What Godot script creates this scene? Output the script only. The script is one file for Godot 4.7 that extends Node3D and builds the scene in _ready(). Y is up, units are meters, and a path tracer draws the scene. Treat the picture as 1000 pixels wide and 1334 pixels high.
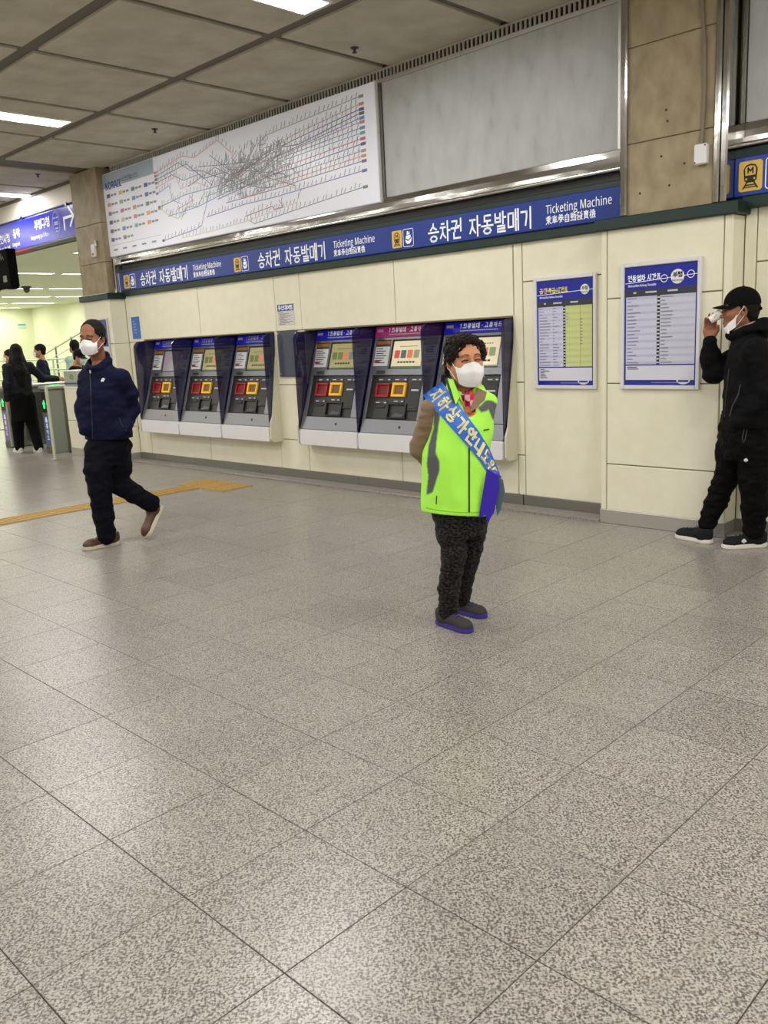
extends Node3D
# Station concourse with a bank of ticket machines, three people in front. x runs along the ticket wall, z towards the viewer, wall face at z = 0.

var M := {}
var used := {}

# ---------------------------------------------------------------- scene graph helpers
func numbered(n: String) -> String:
	var c: int = used.get(n, 0)
	used[n] = c + 1
	return n if c == 0 else "%s_%03d" % [n, c]

func tag(o: Node, label := "", category := "", group := "", kind := "") -> void:
	if label != "": o.set_meta("label", label)
	if category != "": o.set_meta("category", category)
	if group != "": o.set_meta("group", group)
	if kind != "": o.set_meta("kind", kind)

func thing(called: String, label: String, category: String, at := Vector3.ZERO, turn := 0.0, group := "", kind := "") -> Node3D:
	var o := Node3D.new()
	o.name = numbered(called)
	add_child(o)
	o.position = at
	o.rotation.y = turn
	tag(o, label, category, group, kind)
	return o

func put(called: String, m: Mesh, material: Material, parent: Node3D, at := Vector3.ZERO) -> MeshInstance3D:
	var o := MeshInstance3D.new()
	o.name = called if parent != self else numbered(called)
	o.mesh = m
	o.material_override = material
	o.position = at
	parent.add_child(o, true)
	return o

func S() -> SurfaceTool:
	var st := SurfaceTool.new()
	st.begin(Mesh.PRIMITIVE_TRIANGLES)
	return st

func part(called: String, st: SurfaceTool, material: Material, parent: Node3D) -> MeshInstance3D:
	return put(called, st.commit(), material, parent)

# ---------------------------------------------------------------- shapes
func face(st: SurfaceTool, p: Array, out: Vector3) -> void:      # flat convex face whose front looks along out
	var n: Vector3 = (p[1] - p[0]).cross(p[2] - p[0])
	if n.length_squared() < 1e-16 and p.size() > 3: n = (p[2] - p[0]).cross(p[3] - p[0])
	var flip := n.dot(out) > 0.0
	n = n.normalized()
	if n.dot(out) < 0.0: n = -n
	for i in range(1, p.size() - 1):
		var tri := [p[0], p[i + 1], p[i]] if flip else [p[0], p[i], p[i + 1]]
		for v in tri:
			st.set_normal(n)
			st.add_vertex(v)

func bx(st: SurfaceTool, lo: Vector3, hi: Vector3, b := 0.0, xf := Transform3D()) -> void:   # box with chamfered edges
	var c := (lo + hi) / 2.0
	var h := (hi - lo) / 2.0
	b = minf(b, minf(h.x, minf(h.y, h.z)) * 0.8)
	var ax := [Vector3.RIGHT, Vector3.UP, Vector3.BACK]
	for i in 3:
		var j := (i + 1) % 3
		var k := (i + 2) % 3
		for s in [-1.0, 1.0]:
			var pts := []
			for q in [[-1, -1], [1, -1], [1, 1], [-1, 1]]:
				pts.append(xf * (c + ax[i] * h[i] * s + ax[j] * (h[j] - b) * q[0] + ax[k] * (h[k] - b) * q[1]))
			face(st, pts, xf.basis * (ax[i] * s))
			if b > 0.0:
				for s2 in [-1.0, 1.0]:
					var e := []
					for t in [-1.0, 1.0]:
						e.append(xf * (c + ax[i] * h[i] * s + ax[j] * (h[j] - b) * s2 + ax[k] * (h[k] - b) * t))
					for t in [1.0, -1.0]:
						e.append(xf * (c + ax[i] * (h[i] - b) * s + ax[j] * h[j] * s2 + ax[k] * (h[k] - b) * t))
					face(st, e, xf.basis * (ax[i] * s + ax[j] * s2))
	if b > 0.0:
		for sx in [-1.0, 1.0]:
			for sy in [-1.0, 1.0]:
				for sz in [-1.0, 1.0]:
					var d := Vector3(sx, sy, sz)
					face(st, [xf * (c + (h - Vector3(0, b, b)) * d), xf * (c + (h - Vector3(b, 0, b)) * d), xf * (c + (h - Vector3(b, b, 0)) * d)], xf.basis * d)

func box(lo: Vector3, hi: Vector3, b := 0.0) -> ArrayMesh:
	var st := S()
	bx(st, lo, hi, b)
	return st.commit()

func slab(st: SurfaceTool, poly: PackedVector2Array, xf: Transform3D, depth: float) -> void:   # polygon in local xy, from z = 0 to depth
	var idx := Geometry2D.triangulate_polygon(poly)
	var zs := xf.basis.z
	for i in range(0, idx.size(), 3):
		for z in [0.0, depth]:
			var t := []
			for k in 3: t.append(xf * Vector3(poly[idx[i + k]].x, poly[idx[i + k]].y, z))
			face(st, t, zs * ((1.0 if z > 0.0 else -1.0) if depth > 0.0 else (1.0 if z == 0.0 else -1.0)))
	if absf(depth) < 1e-6: return
	var ccw := not Geometry2D.is_polygon_clockwise(poly)
	for i in poly.size():
		var a := poly[i]
		var b := poly[(i + 1) % poly.size()]
		var n := Vector2(b.y - a.y, a.x - b.x) * (1.0 if ccw else -1.0)
		face(st, [xf * Vector3(a.x, a.y, 0), xf * Vector3(b.x, b.y, 0), xf * Vector3(b.x, b.y, depth), xf * Vector3(a.x, a.y, depth)], xf.basis * Vector3(n.x, n.y, 0))

func rrect(x0: float, y0: float, x1: float, y1: float, r: float, seg := 5) -> PackedVector2Array:
	var p := PackedVector2Array()
	for c in [[x1 - r, y0 + r, -PI / 2], [x1 - r, y1 - r, 0.0], [x0 + r, y1 - r, PI / 2], [x0 + r, y0 + r, PI]]:
		for i in seg + 1:
			var a: float = c[2] + PI / 2 * i / seg
			p.append(Vector2(c[0] + cos(a) * r, c[1] + sin(a) * r))
	return p

func disc(cx: float, cy: float, rx: float, ry: float, n := 24) -> PackedVector2Array:
	var p := PackedVector2Array()
	for i in n: p.append(Vector2(cx + cos(TAU * i / n) * rx, cy + sin(TAU * i / n) * ry))
	return p

func tube(st: SurfaceTool, pts: Array, r: float, sides := 8, r2 := -1.0) -> void:
	var n := pts.size()
	var up := Vector3.UP
	var rings := []
	var nrm := []
	for i in n:
		var d: Vector3 = (pts[mini(i + 1, n - 1)] - pts[maxi(i - 1, 0)]).normalized()
		if absf(d.dot(up)) > 0.95: up = Vector3.RIGHT if absf(d.x) < 0.9 else Vector3.BACK
		var a := d.cross(up).normalized()
		var b := a.cross(d).normalized()
		up = b
		var rr := r if r2 < 0.0 else lerpf(r, r2, float(i) / (n - 1))
		var ring := []
		var nr := []
		for k in sides + 1:
			var q := a * cos(TAU * k / sides) + b * sin(TAU * k / sides)
			ring.append(pts[i] + q * rr)
			nr.append(q)
		rings.append(ring)
		nrm.append(nr)
	for i in n - 1:
		for k in sides:
			smooth_quad(st, [rings[i][k], rings[i][k + 1], rings[i + 1][k + 1], rings[i + 1][k]], [nrm[i][k], nrm[i][k + 1], nrm[i + 1][k + 1], nrm[i + 1][k]])
	for e in [0, n - 1]:
		face(st, rings[e].slice(0, sides), pts[e] - pts[1 if e == 0 else n - 2])

func smooth_quad(st: SurfaceTool, p: Array, n: Array) -> void:
	for t in [[0, 1, 2], [0, 2, 3]]:
		var g: Vector3 = (p[t[1]] - p[t[0]]).cross(p[t[2]] - p[t[0]])
		var o: Array = t if g.dot(n[t[0]] + n[t[1]] + n[t[2]]) < 0.0 else [t[0], t[2], t[1]]
		for i in o:
			st.set_normal(n[i])
			st.add_vertex(p[i])

func lathe(st: SurfaceTool, prof: Array, xf := Transform3D(), sides := 24) -> void:     # profile of (radius, height)
	for i in prof.size() - 1:
		var a: Vector2 = prof[i]
		var b: Vector2 = prof[i + 1]
		var t := Vector2(b.y - a.y, a.x - b.x).normalized()
		for k in sides:
			var p := []
			var n := []
			for q in [[a, k], [a, k + 1], [b, k + 1], [b, k]]:
				var c := cos(TAU * q[1] / sides)
				var s := sin(TAU * q[1] / sides)
				p.append(xf * Vector3(q[0].x * c, q[0].y, q[0].x * s))
				n.append((xf.basis * Vector3(t.x * c, t.y, t.x * s)).normalized())
			smooth_quad(st, p, n)

func grid(st: SurfaceTool, p: Array, closed_v := false) -> void:    # rows of points to a smooth sheet
	var R := p.size()
	var C: int = p[0].size()
	var nr := []
	for i in R:
		var row := []
		for j in C:
			var du: Vector3 = p[mini(i + 1, R - 1)][j] - p[maxi(i - 1, 0)][j]
			var j1 := (j + 1) % C if closed_v else mini(j + 1, C - 1)
			var j0 := (j - 1 + C) % C if closed_v else maxi(j - 1, 0)
			var dv: Vector3 = p[i][j1] - p[i][j0]
			row.append(du.cross(dv).normalized())
		nr.append(row)
	for i in R - 1:
		for j in C - 1:
			smooth_quad(st, [p[i][j], p[i][j + 1], p[i + 1][j + 1], p[i + 1][j]], [nr[i][j], nr[i][j + 1], nr[i + 1][j + 1], nr[i + 1][j]])

func sheet(st: SurfaceTool, p: Array, th: float, along := Vector3.ZERO) -> void:      # a sheet with thickness: front, back and rim
	var R := p.size()
	var C: int = p[0].size()
	var q := []
	for i in R:
		var row := []
		for j in C:
			var n: Vector3 = (p[mini(i + 1, R - 1)][j] - p[maxi(i - 1, 0)][j]).cross(p[i][mini(j + 1, C - 1)] - p[i][maxi(j - 1, 0)]).normalized()
			if along != Vector3.ZERO and n.dot(along) < 0.0: n = -n
			row.append(p[i][j] - n * th)
		q.append(row)
	grid(st, p)
	grid(st, q)
	for i in R - 1:
		for j in [0, C - 1]:
			face(st, [p[i][j], p[i + 1][j], q[i + 1][j], q[i][j]], p[i][j] - p[i][1 if j == 0 else C - 2])
	for j in C - 1:
		for i in [0, R - 1]:
			face(st, [p[i][j], p[i][j + 1], q[i][j + 1], q[i][j]], p[i][j] - p[1 if i == 0 else R - 2][j])

# ---------------------------------------------------------------- lettering
const CONS := {
	"ㄱ": [[.05, .1, .9, .1, .86, .5, .7, .95]], "ㄴ": [[.1, .05, .1, .9, .95, .9]], "ㄷ": [[.95, .08, .1, .08, .1, .9, .95, .9]],
	"ㄹ": [[.1, .05, .9, .05, .9, .48, .1, .48, .1, .93, .95, .93]], "ㅁ": [[.1, .06, .9, .06, .9, .94, .1, .94, .1, .06]],
	"ㅂ": [[.1, .03, .1, .94, .9, .94, .9, .03], [.1, .5, .9, .5]], "ㅅ": [[.5, .03, .46, .4, .05, .95], [.48, .4, .62, .7, .95, .95]],
	"ㅇ": [[.5, .05, .82, .18, .95, .5, .82, .82, .5, .95, .18, .82, .05, .5, .18, .18, .5, .05]],
	"ㅈ": [[.08, .08, .92, .08], [.5, .08, .45, .5, .05, .95], [.48, .48, .65, .75, .95, .95]],
	"ㅊ": [[.3, .0, .7, .0], [.08, .25, .92, .25], [.5, .25, .45, .6, .05, .97], [.48, .58, .65, .8, .95, .97]],
	"ㅋ": [[.05, .1, .9, .1, .86, .5, .7, .95], [.1, .5, .86, .5]], "ㅌ": [[.95, .06, .1, .06, .1, .93, .95, .93], [.1, .5, .9, .5]],
	"ㅍ": [[.05, .08, .95, .08], [.05, .92, .95, .92], [.32, .08, .32, .92], [.68, .08, .68, .92]],
	"ㅎ": [[.32, .0, .68, .0], [.06, .24, .94, .24], [.5, .42, .72, .5, .78, .7, .7, .88, .5, .96, .3, .88, .22, .7, .28, .5, .5, .42]],
	"ㄲ": [[.0, .1, .42, .1, .4, .5, .3, .95], [.55, .1, .97, .1, .95, .5, .85, .95]], "ㄸ": [[.45, .08, .05, .08, .05, .9, .45, .9], [1, .08, .58, .08, .58, .9, 1, .9]],
	"ㅆ": [[.25, .05, .22, .45, .0, .95], [.24, .45, .45, .95], [.75, .05, .72, .45, .52, .95], [.74, .45, 1, .95]],
}
const LEAD := ["ㄱ", "ㄲ", "ㄴ", "ㄷ", "ㄸ", "ㄹ", "ㅁ", "ㅂ", "ㅂ", "ㅅ", "ㅆ", "ㅇ", "ㅈ", "ㅈ", "ㅊ", "ㅋ", "ㅌ", "ㅍ", "ㅎ"]
const TAIL := ["", "ㄱ", "ㄲ", "ㄱ", "ㄴ", "ㄴ", "ㄴ", "ㄷ", "ㄹ", "ㄹ", "ㄹ", "ㄹ", "ㄹ", "ㄹ", "ㄹ", "ㄹ", "ㅁ", "ㅂ", "ㅂ", "ㅅ", "ㅆ", "ㅇ", "ㅈ", "ㅊ", "ㅋ", "ㅌ", "ㅍ", "ㅎ"]
# vowels: kind v = beside the lead, h = under it, m = both; strokes in the box of the vowel
const VOW := [
	["v", [[.35, 0, .35, 1], [.35, .48, .95, .48]]], ["v", [[.25, 0, .25, 1], [.25, .48, .8, .48], [.8, 0, .8, 1]]], ["v", [[.35, 0, .35, 1], [.35, .35, .95, .35], [.35, .62, .95, .62]]],
	["v", [[.25, 0, .25, 1], [.25, .35, .8, .35], [.25, .62, .8, .62], [.8, 0, .8, 1]]], ["v", [[.8, 0, .8, 1], [.2, .45, .8, .45]]], ["v", [[.45, 0, .45, 1], [0, .45, .45, .45], [.9, 0, .9, 1]]],
	["v", [[.8, 0, .8, 1], [.2, .33, .8, .33], [.2, .6, .8, .6]]], ["v", [[.45, 0, .45, 1], [0, .33, .45, .33], [0, .6, .45, .6], [.9, 0, .9, 1]]], ["h", [[0, .85, 1, .85], [.5, .2, .5, .85]]],
	["m", [[0, .85, .62, .85], [.3, .5, .3, .85], [.78, -1.4, .78, 1], [.78, -.2, 1, -.2]]], ["m", [[0, .85, .6, .85], [.3, .5, .3, .85], [.7, -1.4, .7, 1], [.7, -.2, .95, -.2], [.95, -1.4, .95, 1]]], ["m", [[0, .85, .65, .85], [.3, .5, .3, .85], [.85, -1.4, .85, 1]]],
	["h", [[0, .85, 1, .85], [.33, .2, .33, .85], [.67, .2, .67, .85]]], ["h", [[0, .3, 1, .3], [.5, .3, .5, .95]]],
	["m", [[0, .25, .66, .25], [.33, .25, .33, .95], [.9, -1.6, .9, 1], [.62, -.1, .9, -.1]]], ["m", [[0, .25, .6, .25], [.3, .25, .3, .95], [.75, -1.6, .75, 1], [.95, -1.6, .95, 1]]], ["m", [[0, .25, .66, .25], [.33, .25, .33, .95], [.9, -1.6, .9, 1]]],
	["h", [[0, .3, 1, .3], [.33, .3, .33, .95], [.67, .3, .67, .95]]], ["h", [[0, .5, 1, .5]]], ["m", [[0, .5, .66, .5], [.88, -1.4, .88, 1]]], ["v", [[.5, 0, .5, 1]]],
]
# signs drawn on a ten by ten grid: the small Chinese line and a few marks
const SIGNS := {
	"乘": [[2, 1, 8, 0], [0, 2.5, 10, 2.5], [1, 5, 9, 5], [3, 1.5, 3, 6], [7, 1.5, 7, 6], [5, 0, 5, 10], [5, 6, 0, 10], [5, 6, 10, 10]], "車": [[1, 1.5, 9, 1.5], [2, 3.2, 8, 3.2, 8, 6.8, 2, 6.8, 2, 3.2], [2, 5, 8, 5], [0, 8.3, 10, 8.3], [5, 0, 5, 10]],
	"券": [[2.5, 0, 3.5, 1.5], [7.5, 0, 6.5, 1.5], [1.5, 2, 8.5, 2], [0, 4, 10, 4], [5, .5, 4, 4, 0, 7], [6, 4, 10, 7], [3, 6, 7, 6, 6.5, 9.5], [5, 6, 3, 10]], "自": [[5, 0, 3.5, 2], [1.5, 2, 8.5, 2, 8.5, 10, 1.5, 10, 1.5, 2], [1.5, 4.6, 8.5, 4.6], [1.5, 7.3, 8.5, 7.3]],
	"動": [[0, 1, 5.5, 1], [.5, 2.5, 5, 2.5, 5, 5.8, .5, 5.8, .5, 2.5], [.5, 4.2, 5, 4.2], [2.8, 0, 2.8, 9.5], [0, 9.5, 5.8, 9], [6, 3, 9.8, 3, 9.2, 10, 8, 9.5], [7.8, .5, 7.5, 5, 6, 10]], "發": [[1, .5, 4, .5, 0, 4], [9, 0, 6, 2, 10, 4], [1, 5, 4, 5, 4, 7, 1, 7, 1, 9.8, 4, 9.5], [6, 4.8, 9, 4.8, 9, 6.5], [5.5, 6.8, 9.2, 6.8, 5.5, 10], [6.5, 7.5, 9.8, 10]],
	"賣": [[1, 1, 9, 1], [5, 0, 5, 2.2], [2, 2.2, 8, 2.2], [1.5, 3.3, 8.5, 3.3, 8.5, 4.5, 1.5, 4.5, 1.5, 3.3], [2.2, 5.4, 7.8, 5.4, 7.8, 8.6, 2.2, 8.6, 2.2, 5.4], [2.2, 7, 7.8, 7], [3.5, 8.6, 1, 10], [6.5, 8.6, 9, 10]], "機": [[0, 3, 3.6, 3], [1.8, 0, 1.8, 10], [1.8, 3.5, 0, 7], [4.5, .5, 4, 3, 5.8, 3, 4.6, 5], [8, .5, 7.2, 3, 9.4, 3, 8.2, 5], [4, 6, 10, 6], [6.4, 0, 7.2, 6, 9.6, 10], [5, 6, 4, 10], [9, 6.5, 6, 10]],
	"·": [[4.6, 5, 5.4, 5]], "1": [[3.5, 2, 5.5, .5, 5.5, 9.8]], "0": [[5, .3, 7.5, 2, 7.5, 8, 5, 9.8, 2.5, 8, 2.5, 2, 5, .3]],
}

func jamo(list: Array, x0: float, y0: float, x1: float, y1: float, out: Array) -> void:
	for s in list:
		var p := PackedVector2Array()
		for i in range(0, s.size(), 2): p.append(Vector2(lerpf(x0, x1, s[i]), lerpf(y0, y1, s[i + 1])))
		out.append(p)

func glyph(ch: String) -> Array:                                  # strokes in a unit square, y down
	var out := []
	if SIGNS.has(ch):
		jamo(SIGNS[ch], .04, .04, .04 + .092, .04 + .092, out)
		return out
	var c := ch.unicode_at(0) - 0xAC00
	if c < 0 or c > 11171: return out
	var lead: Array = CONS[LEAD[c / 588]]
	var v: Array = VOW[(c % 588) / 28]
	var t: String = TAIL[c % 28]
	var by := 0.56 if t != "" else 0.95
	if v[0] == "v":
		jamo(lead, .04, .1 if t == "" else .05, .56, .86 if t == "" else .5, out)
		jamo(v[1], .62, 0.0, .98, by if t != "" else 1.0, out)
	elif v[0] == "h":
		jamo(lead, .2, .03, .8, .36 if t != "" else .5, out)
		jamo(v[1], .03, .38 if t != "" else .56, .97, .6 if t != "" else .97, out)
	else:
		jamo(lead, .06, .03, .58, .33 if t != "" else .5, out)
		jamo(v[1], .02, .36 if t != "" else .58, .98, .6 if t != "" else .95, out)
	if t != "":
		jamo(CONS[t], .16 if v[0] != "v" else .22, .67, .84 if v[0] != "v" else .95, .99, out)
	return out

# a text of Korean signs as ribbons; warp(Vector2) -> Vector3 places the plane (y up) in space
func ribbons(st: SurfaceTool, text: String, h: float, adv: float, w: float, warp: Callable, out: Vector3, squeeze := 1.0, space := 0.5) -> float:
	var x := 0.0
	for ch in text:
		if ch == " ":
			x += adv * space
			continue
		for pl in glyph(ch):
			for i in pl.size() - 1:
				var a := Vector2(x + pl[i].x * h * squeeze, h * (1.0 - pl[i].y))
				var b := Vector2(x + pl[i + 1].x * h * squeeze, h * (1.0 - pl[i + 1].y))
				ribbon(st, a, b, w, warp, out)
		x += adv
	return x

func ribbon(st: SurfaceTool, a: Vector2, b: Vector2, w: float, warp: Callable, out: Vector3) -> void:
	var d := (b - a).normalized() * w * 0.5
	var n := Vector2(-d.y, d.x)
	face(st, [warp.call(a - d + n), warp.call(b + d + n), warp.call(b + d - n), warp.call(a - d - n)], out)

func flat(xf: Transform3D) -> Callable:
	return func(p: Vector2) -> Vector3: return xf * Vector3(p.x, p.y, 0)

func korean(called: String, text: String, h: float, adv: float, w: float, xf: Transform3D, m: Material, parent: Node3D, squeeze := 1.0, space := 0.5) -> MeshInstance3D:
	var st := S()
	ribbons(st, text, h, adv, w, flat(xf), xf.basis.z, squeeze, space)
	return part(called, st, m, parent)

func latin(called: String, text: String, h: float, xf: Transform3D, m: Material, parent: Node3D, squeeze := 1.0, centre := false, bold := false) -> MeshInstance3D:
	var tm := TextMesh.new()
	var f := SystemFont.new()
	f.font_names = PackedStringArray(["Droid Sans"])
	f.font_weight = 700 if bold else 400
	tm.font = f
	tm.text = text
	tm.font_size = 64
	tm.pixel_size = h / 46.0
	tm.depth = 0.001
	tm.curve_step = 2.0
	tm.horizontal_alignment = HORIZONTAL_ALIGNMENT_CENTER if centre else HORIZONTAL_ALIGNMENT_LEFT
	var o := put(called, tm, m, parent)
	o.transform = xf * Transform3D(Basis.from_scale(Vector3(squeeze, 1, 1)), Vector3.ZERO)
	return o

# ---------------------------------------------------------------- soft bodies: a distance field and its surface net
class Field:
	var kind := PackedInt32Array()
	var a := PackedVector3Array()
	var b := PackedVector3Array()
	var ra := PackedFloat32Array()
	var rb := PackedFloat32Array()
	var kk := PackedFloat32Array()
	var bc := PackedVector3Array()
	var br := PackedFloat32Array()
	var neg := PackedByteArray()
	var tr: Array[Transform3D] = []
	var lf: Array[PackedFloat32Array] = []
	var cn := PackedVector3Array()
	var cw := PackedFloat32Array()
	var lo := Vector3(9, 9, 9)
	var hi := Vector3(-9, -9, -9)
	var noise: FastNoiseLite
	var amp := 0.0
	var nscale := Vector3.ONE
	var act := PackedInt32Array()

	func _add(k: int, p: Vector3, q: Vector3, r0: float, r1: float, blend: float, c: Vector3, r: float, t: Transform3D, rings: PackedFloat32Array, minus: bool) -> void:
		kind.append(k); a.append(p); b.append(q); ra.append(r0); rb.append(r1); kk.append(blend); bc.append(c); br.append(r)
		neg.append(1 if minus else 0); tr.append(t); lf.append(rings)
		if not minus:
			lo = lo.min(c - Vector3.ONE * (r + 0.03))
			hi = hi.max(c + Vector3.ONE * (r + 0.03))

	func cap(p: Vector3, q: Vector3, r0: float, r1: float, blend := 0.03, minus := false) -> void:
		_add(0, p, q, r0, r1, blend, (p + q) / 2.0, p.distance_to(q) / 2.0 + maxf(r0, r1), Transform3D(), PackedFloat32Array(), minus)

	func chain(pts: Array, rs: Array, blend := 0.03) -> void:
		for i in pts.size() - 1: cap(pts[i], pts[i + 1], rs[i], rs[i + 1], blend)

	func ell(c: Vector3, r: Vector3, blend := 0.03, turn := Basis(), minus := false) -> void:
		_add(1, r, r, 0, 0, blend, c, maxf(r.x, maxf(r.y, r.z)), Transform3D(turn, c).affine_inverse(), PackedFloat32Array(), minus)

	# rings of [height, x, z, half width, half depth] about an upright axis at `at` turned by yaw
	func loft(rings: Array, at := Vector3.ZERO, yaw := 0.0, blend := 0.04) -> void:
		var f := PackedFloat32Array()
		var r := 0.0
		for g in rings:
			for v in g: f.append(v)
			r = maxf(r, maxf(g[3], g[4]) + maxf(absf(g[1]), absf(g[2])))
		var y0: float = rings[0][0]
		var y1: float = rings[-1][0]
		var t := Transform3D(Basis(Vector3.UP, yaw), at)
		_add(2, Vector3(0, y0, 0), Vector3(0, y1, 0), 0, 0, blend, at + Vector3(0, (y0 + y1) / 2.0, 0), sqrt(r * r + pow((y1 - y0) / 2.0, 2)), t.affine_inverse(), f, false)

	func cut(n: Vector3, p: Vector3) -> void:                       # keeps what lies behind the plane through p
		cn.append(n.normalized()); cw.append(n.normalized().dot(p))

	func folds(seed_: int, amount: float, scale: Vector3) -> void:
		noise = FastNoiseLite.new()
		noise.seed = seed_
		noise.frequency = 1.0
		noise.noise_type = FastNoiseLite.TYPE_SIMPLEX_SMOOTH
		noise.fractal_octaves = 2
		amp = amount
		nscale = scale

	func near(c: Vector3, r: float) -> void:                        # the shapes that matter within r of c
		act = PackedInt32Array(range(kind.size()))
		if r < 0.0: return
		var v := d(c)
		var keep := PackedInt32Array()
		for i in kind.size():
			if c.distance_to(bc[i]) - br[i] < (absf(v) if neg[i] == 1 else v) + 2.0 * r + kk[i] + 0.01: keep.append(i)
		act = keep

	func d(p: Vector3) -> float:
		var v := 9.0
		for i in act:
			var bd: float = p.distance_to(bc[i]) - br[i]
			var minus := neg[i] == 1
			if minus:
				if bd > -v + kk[i] and bd > 0.0: continue
			elif bd > v + kk[i]: continue
			var e: float
			match kind[i]:
				0:
					var ab := b[i] - a[i]
					var t := clampf((p - a[i]).dot(ab) / maxf(ab.length_squared(), 1e-9), 0.0, 1.0)
					e = p.distance_to(a[i] + ab * t) - lerpf(ra[i], rb[i], t)
				1:
					var q: Vector3 = tr[i] * p
					var r := a[i]
					var k0 := (q / r).length()
					var k1 := (q / (r * r)).length()
					e = k0 * (k0 - 1.0) / maxf(k1, 1e-6)
				_:
					var q: Vector3 = tr[i] * p
					var f := lf[i]
					var n := f.size() / 5
					var j := 0
					while j < n - 2 and q.y > f[(j + 1) * 5]: j += 1
					var o := j * 5
					var t := clampf((q.y - f[o]) / (f[o + 5] - f[o]), 0.0, 1.0)
					var t2 := t * t * (3.0 - 2.0 * t) * 0.5 + t * 0.5
					var rx := lerpf(f[o + 3], f[o + 8], t2)
					var rz := lerpf(f[o + 4], f[o + 9], t2)
					var x := (q.x - lerpf(f[o + 1], f[o + 6], t2)) / rx
					var z := (q.z - lerpf(f[o + 2], f[o + 7], t2)) / rz
					var k0 := sqrt(x * x + z * z)
					var k1 := sqrt(x * x / (rx * rx) + z * z / (rz * rz))
					e = maxf(k0 * (k0 - 1.0) / maxf(k1, 1e-6), maxf(f[0] - q.y, q.y - f[f.size() - 5]))
			var k := maxf(kk[i], 1e-5)
			if minus:
				var h := maxf(k - absf(v + e), 0.0) / k
				v = maxf(v, -e) + h * h * k * 0.25
			else:
				var h := maxf(k - absf(v - e), 0.0) / k
				v = minf(v, e) - h * h * k * 0.25
		if amp > 0.0 and absf(v) < 0.06: v += amp * noise.get_noise_3dv(p * nscale)
		for i in cn.size(): v = maxf(v, cn[i].dot(p) - cw[i])
		return v

	# adds the surface to the arrays [vertices, normals, colours, indices]
	func net(cell: float, to: Array, xf := Transform3D(), tint = null, slack := 1.35) -> void:
		var n := Vector3i(((hi - lo) / cell).ceil()) + Vector3i(2, 2, 2)
		n = (n + Vector3i(3, 3, 3)) / 4 * 4 + Vector3i.ONE
		var sy := n.x
		var sz := n.x * n.y
		var val := PackedFloat32Array()
		val.resize(sz * n.z)
		val.fill(1e9)
		var vid := PackedInt32Array()
		vid.resize(sz * n.z)
		vid.fill(-1)
		var reach := cell * 2.0 * sqrt(3.0) * slack + amp
		var cells := PackedInt32Array()
		near(lo, -1.0)
		var everything := act
		for bz in range(0, n.z - 1, 4):
			for by in range(0, n.y - 1, 4):
				for bxx in range(0, n.x - 1, 4):
					var c := lo + Vector3(bxx + 2, by + 2, bz + 2) * cell
					if absf(d(c)) > reach: continue
					near(c, cell * 3.5)
					for z in range(bz, bz + 5):
						for y in range(by, by + 5):
							var at := z * sz + y * sy + bxx
							for x in 5:
								if val[at + x] > 1e8: val[at + x] = d(lo + Vector3(bxx + x, y, z) * cell)
					for z in range(bz, bz + 4):
						for y in range(by, by + 4):
							var at := z * sz + y * sy + bxx
							for x in 4: cells.append(at + x)
					act = everything
		var V: PackedVector3Array = to[0]
		var N: PackedVector3Array = to[1]
		var C: PackedColorArray = to[2]
		var I: PackedInt32Array = to[3]
		var turn := xf.basis.orthonormalized()
		var off := PackedInt32Array([0, 1, sy, sy + 1, sz, sz + 1, sz + sy, sz + sy + 1])
		var v := PackedFloat32Array()
		v.resize(8)
		for at in cells:
			var mask := 0
			for k in 8:
				v[k] = val[at + off[k]]
				if v[k] < 0.0: mask |= 1 << k
			if mask == 0 or mask == 255: continue
			var sum := Vector3.ZERO
			var cnt := 0
			for k in 8:
				for ax in 3:
					var k2 := k | (1 << ax)
					if k2 == k or (v[k] < 0.0) == (v[k2] < 0.0): continue
					var t := v[k] / (v[k] - v[k2])
					var p := Vector3(k & 1, (k >> 1) & 1, k >> 2)
					p[ax] += t
					sum += p
					cnt += 1
			var z := at / sz
			var y := (at - z * sz) / sy
			var x := at - z * sz - y * sy
			var q := lo + (Vector3(x, y, z) + sum / cnt) * cell
			var g := Vector3(v[1] + v[3] + v[5] + v[7] - v[0] - v[2] - v[4] - v[6], v[2] + v[3] + v[6] + v[7] - v[0] - v[1] - v[4] - v[5], v[4] + v[5] + v[6] + v[7] - v[0] - v[1] - v[2] - v[3]).normalized()
			vid[at] = V.size()
			V.append(xf * q)
			N.append(turn * g)
			C.append(tint.call(q, g) if tint != null else Color.WHITE)
		for at in cells:
			if vid[at] < 0: continue
			var inside := val[at] < 0.0
			for ax in 3:
				var e: int = [1, sy, sz][ax]
				if inside == (val[at + e] < 0.0): continue
				var o1: int = [sy, sz, 1][ax]
				var o2: int = [sz, 1, sy][ax]
				if at < o1 + o2: continue
				var p0 := vid[at]
				var p1 := vid[at - o1]
				var p2 := vid[at - o1 - o2]
				var p3 := vid[at - o2]
				if p1 < 0 or p2 < 0 or p3 < 0: continue
				if inside: I.append_array(PackedInt32Array([p0, p2, p1, p0, p3, p2]))
				else: I.append_array(PackedInt32Array([p0, p1, p2, p0, p2, p3]))
		to[0] = V; to[1] = N; to[2] = C; to[3] = I

func fresh() -> Array:
	return [PackedVector3Array(), PackedVector3Array(), PackedColorArray(), PackedInt32Array()]

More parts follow.
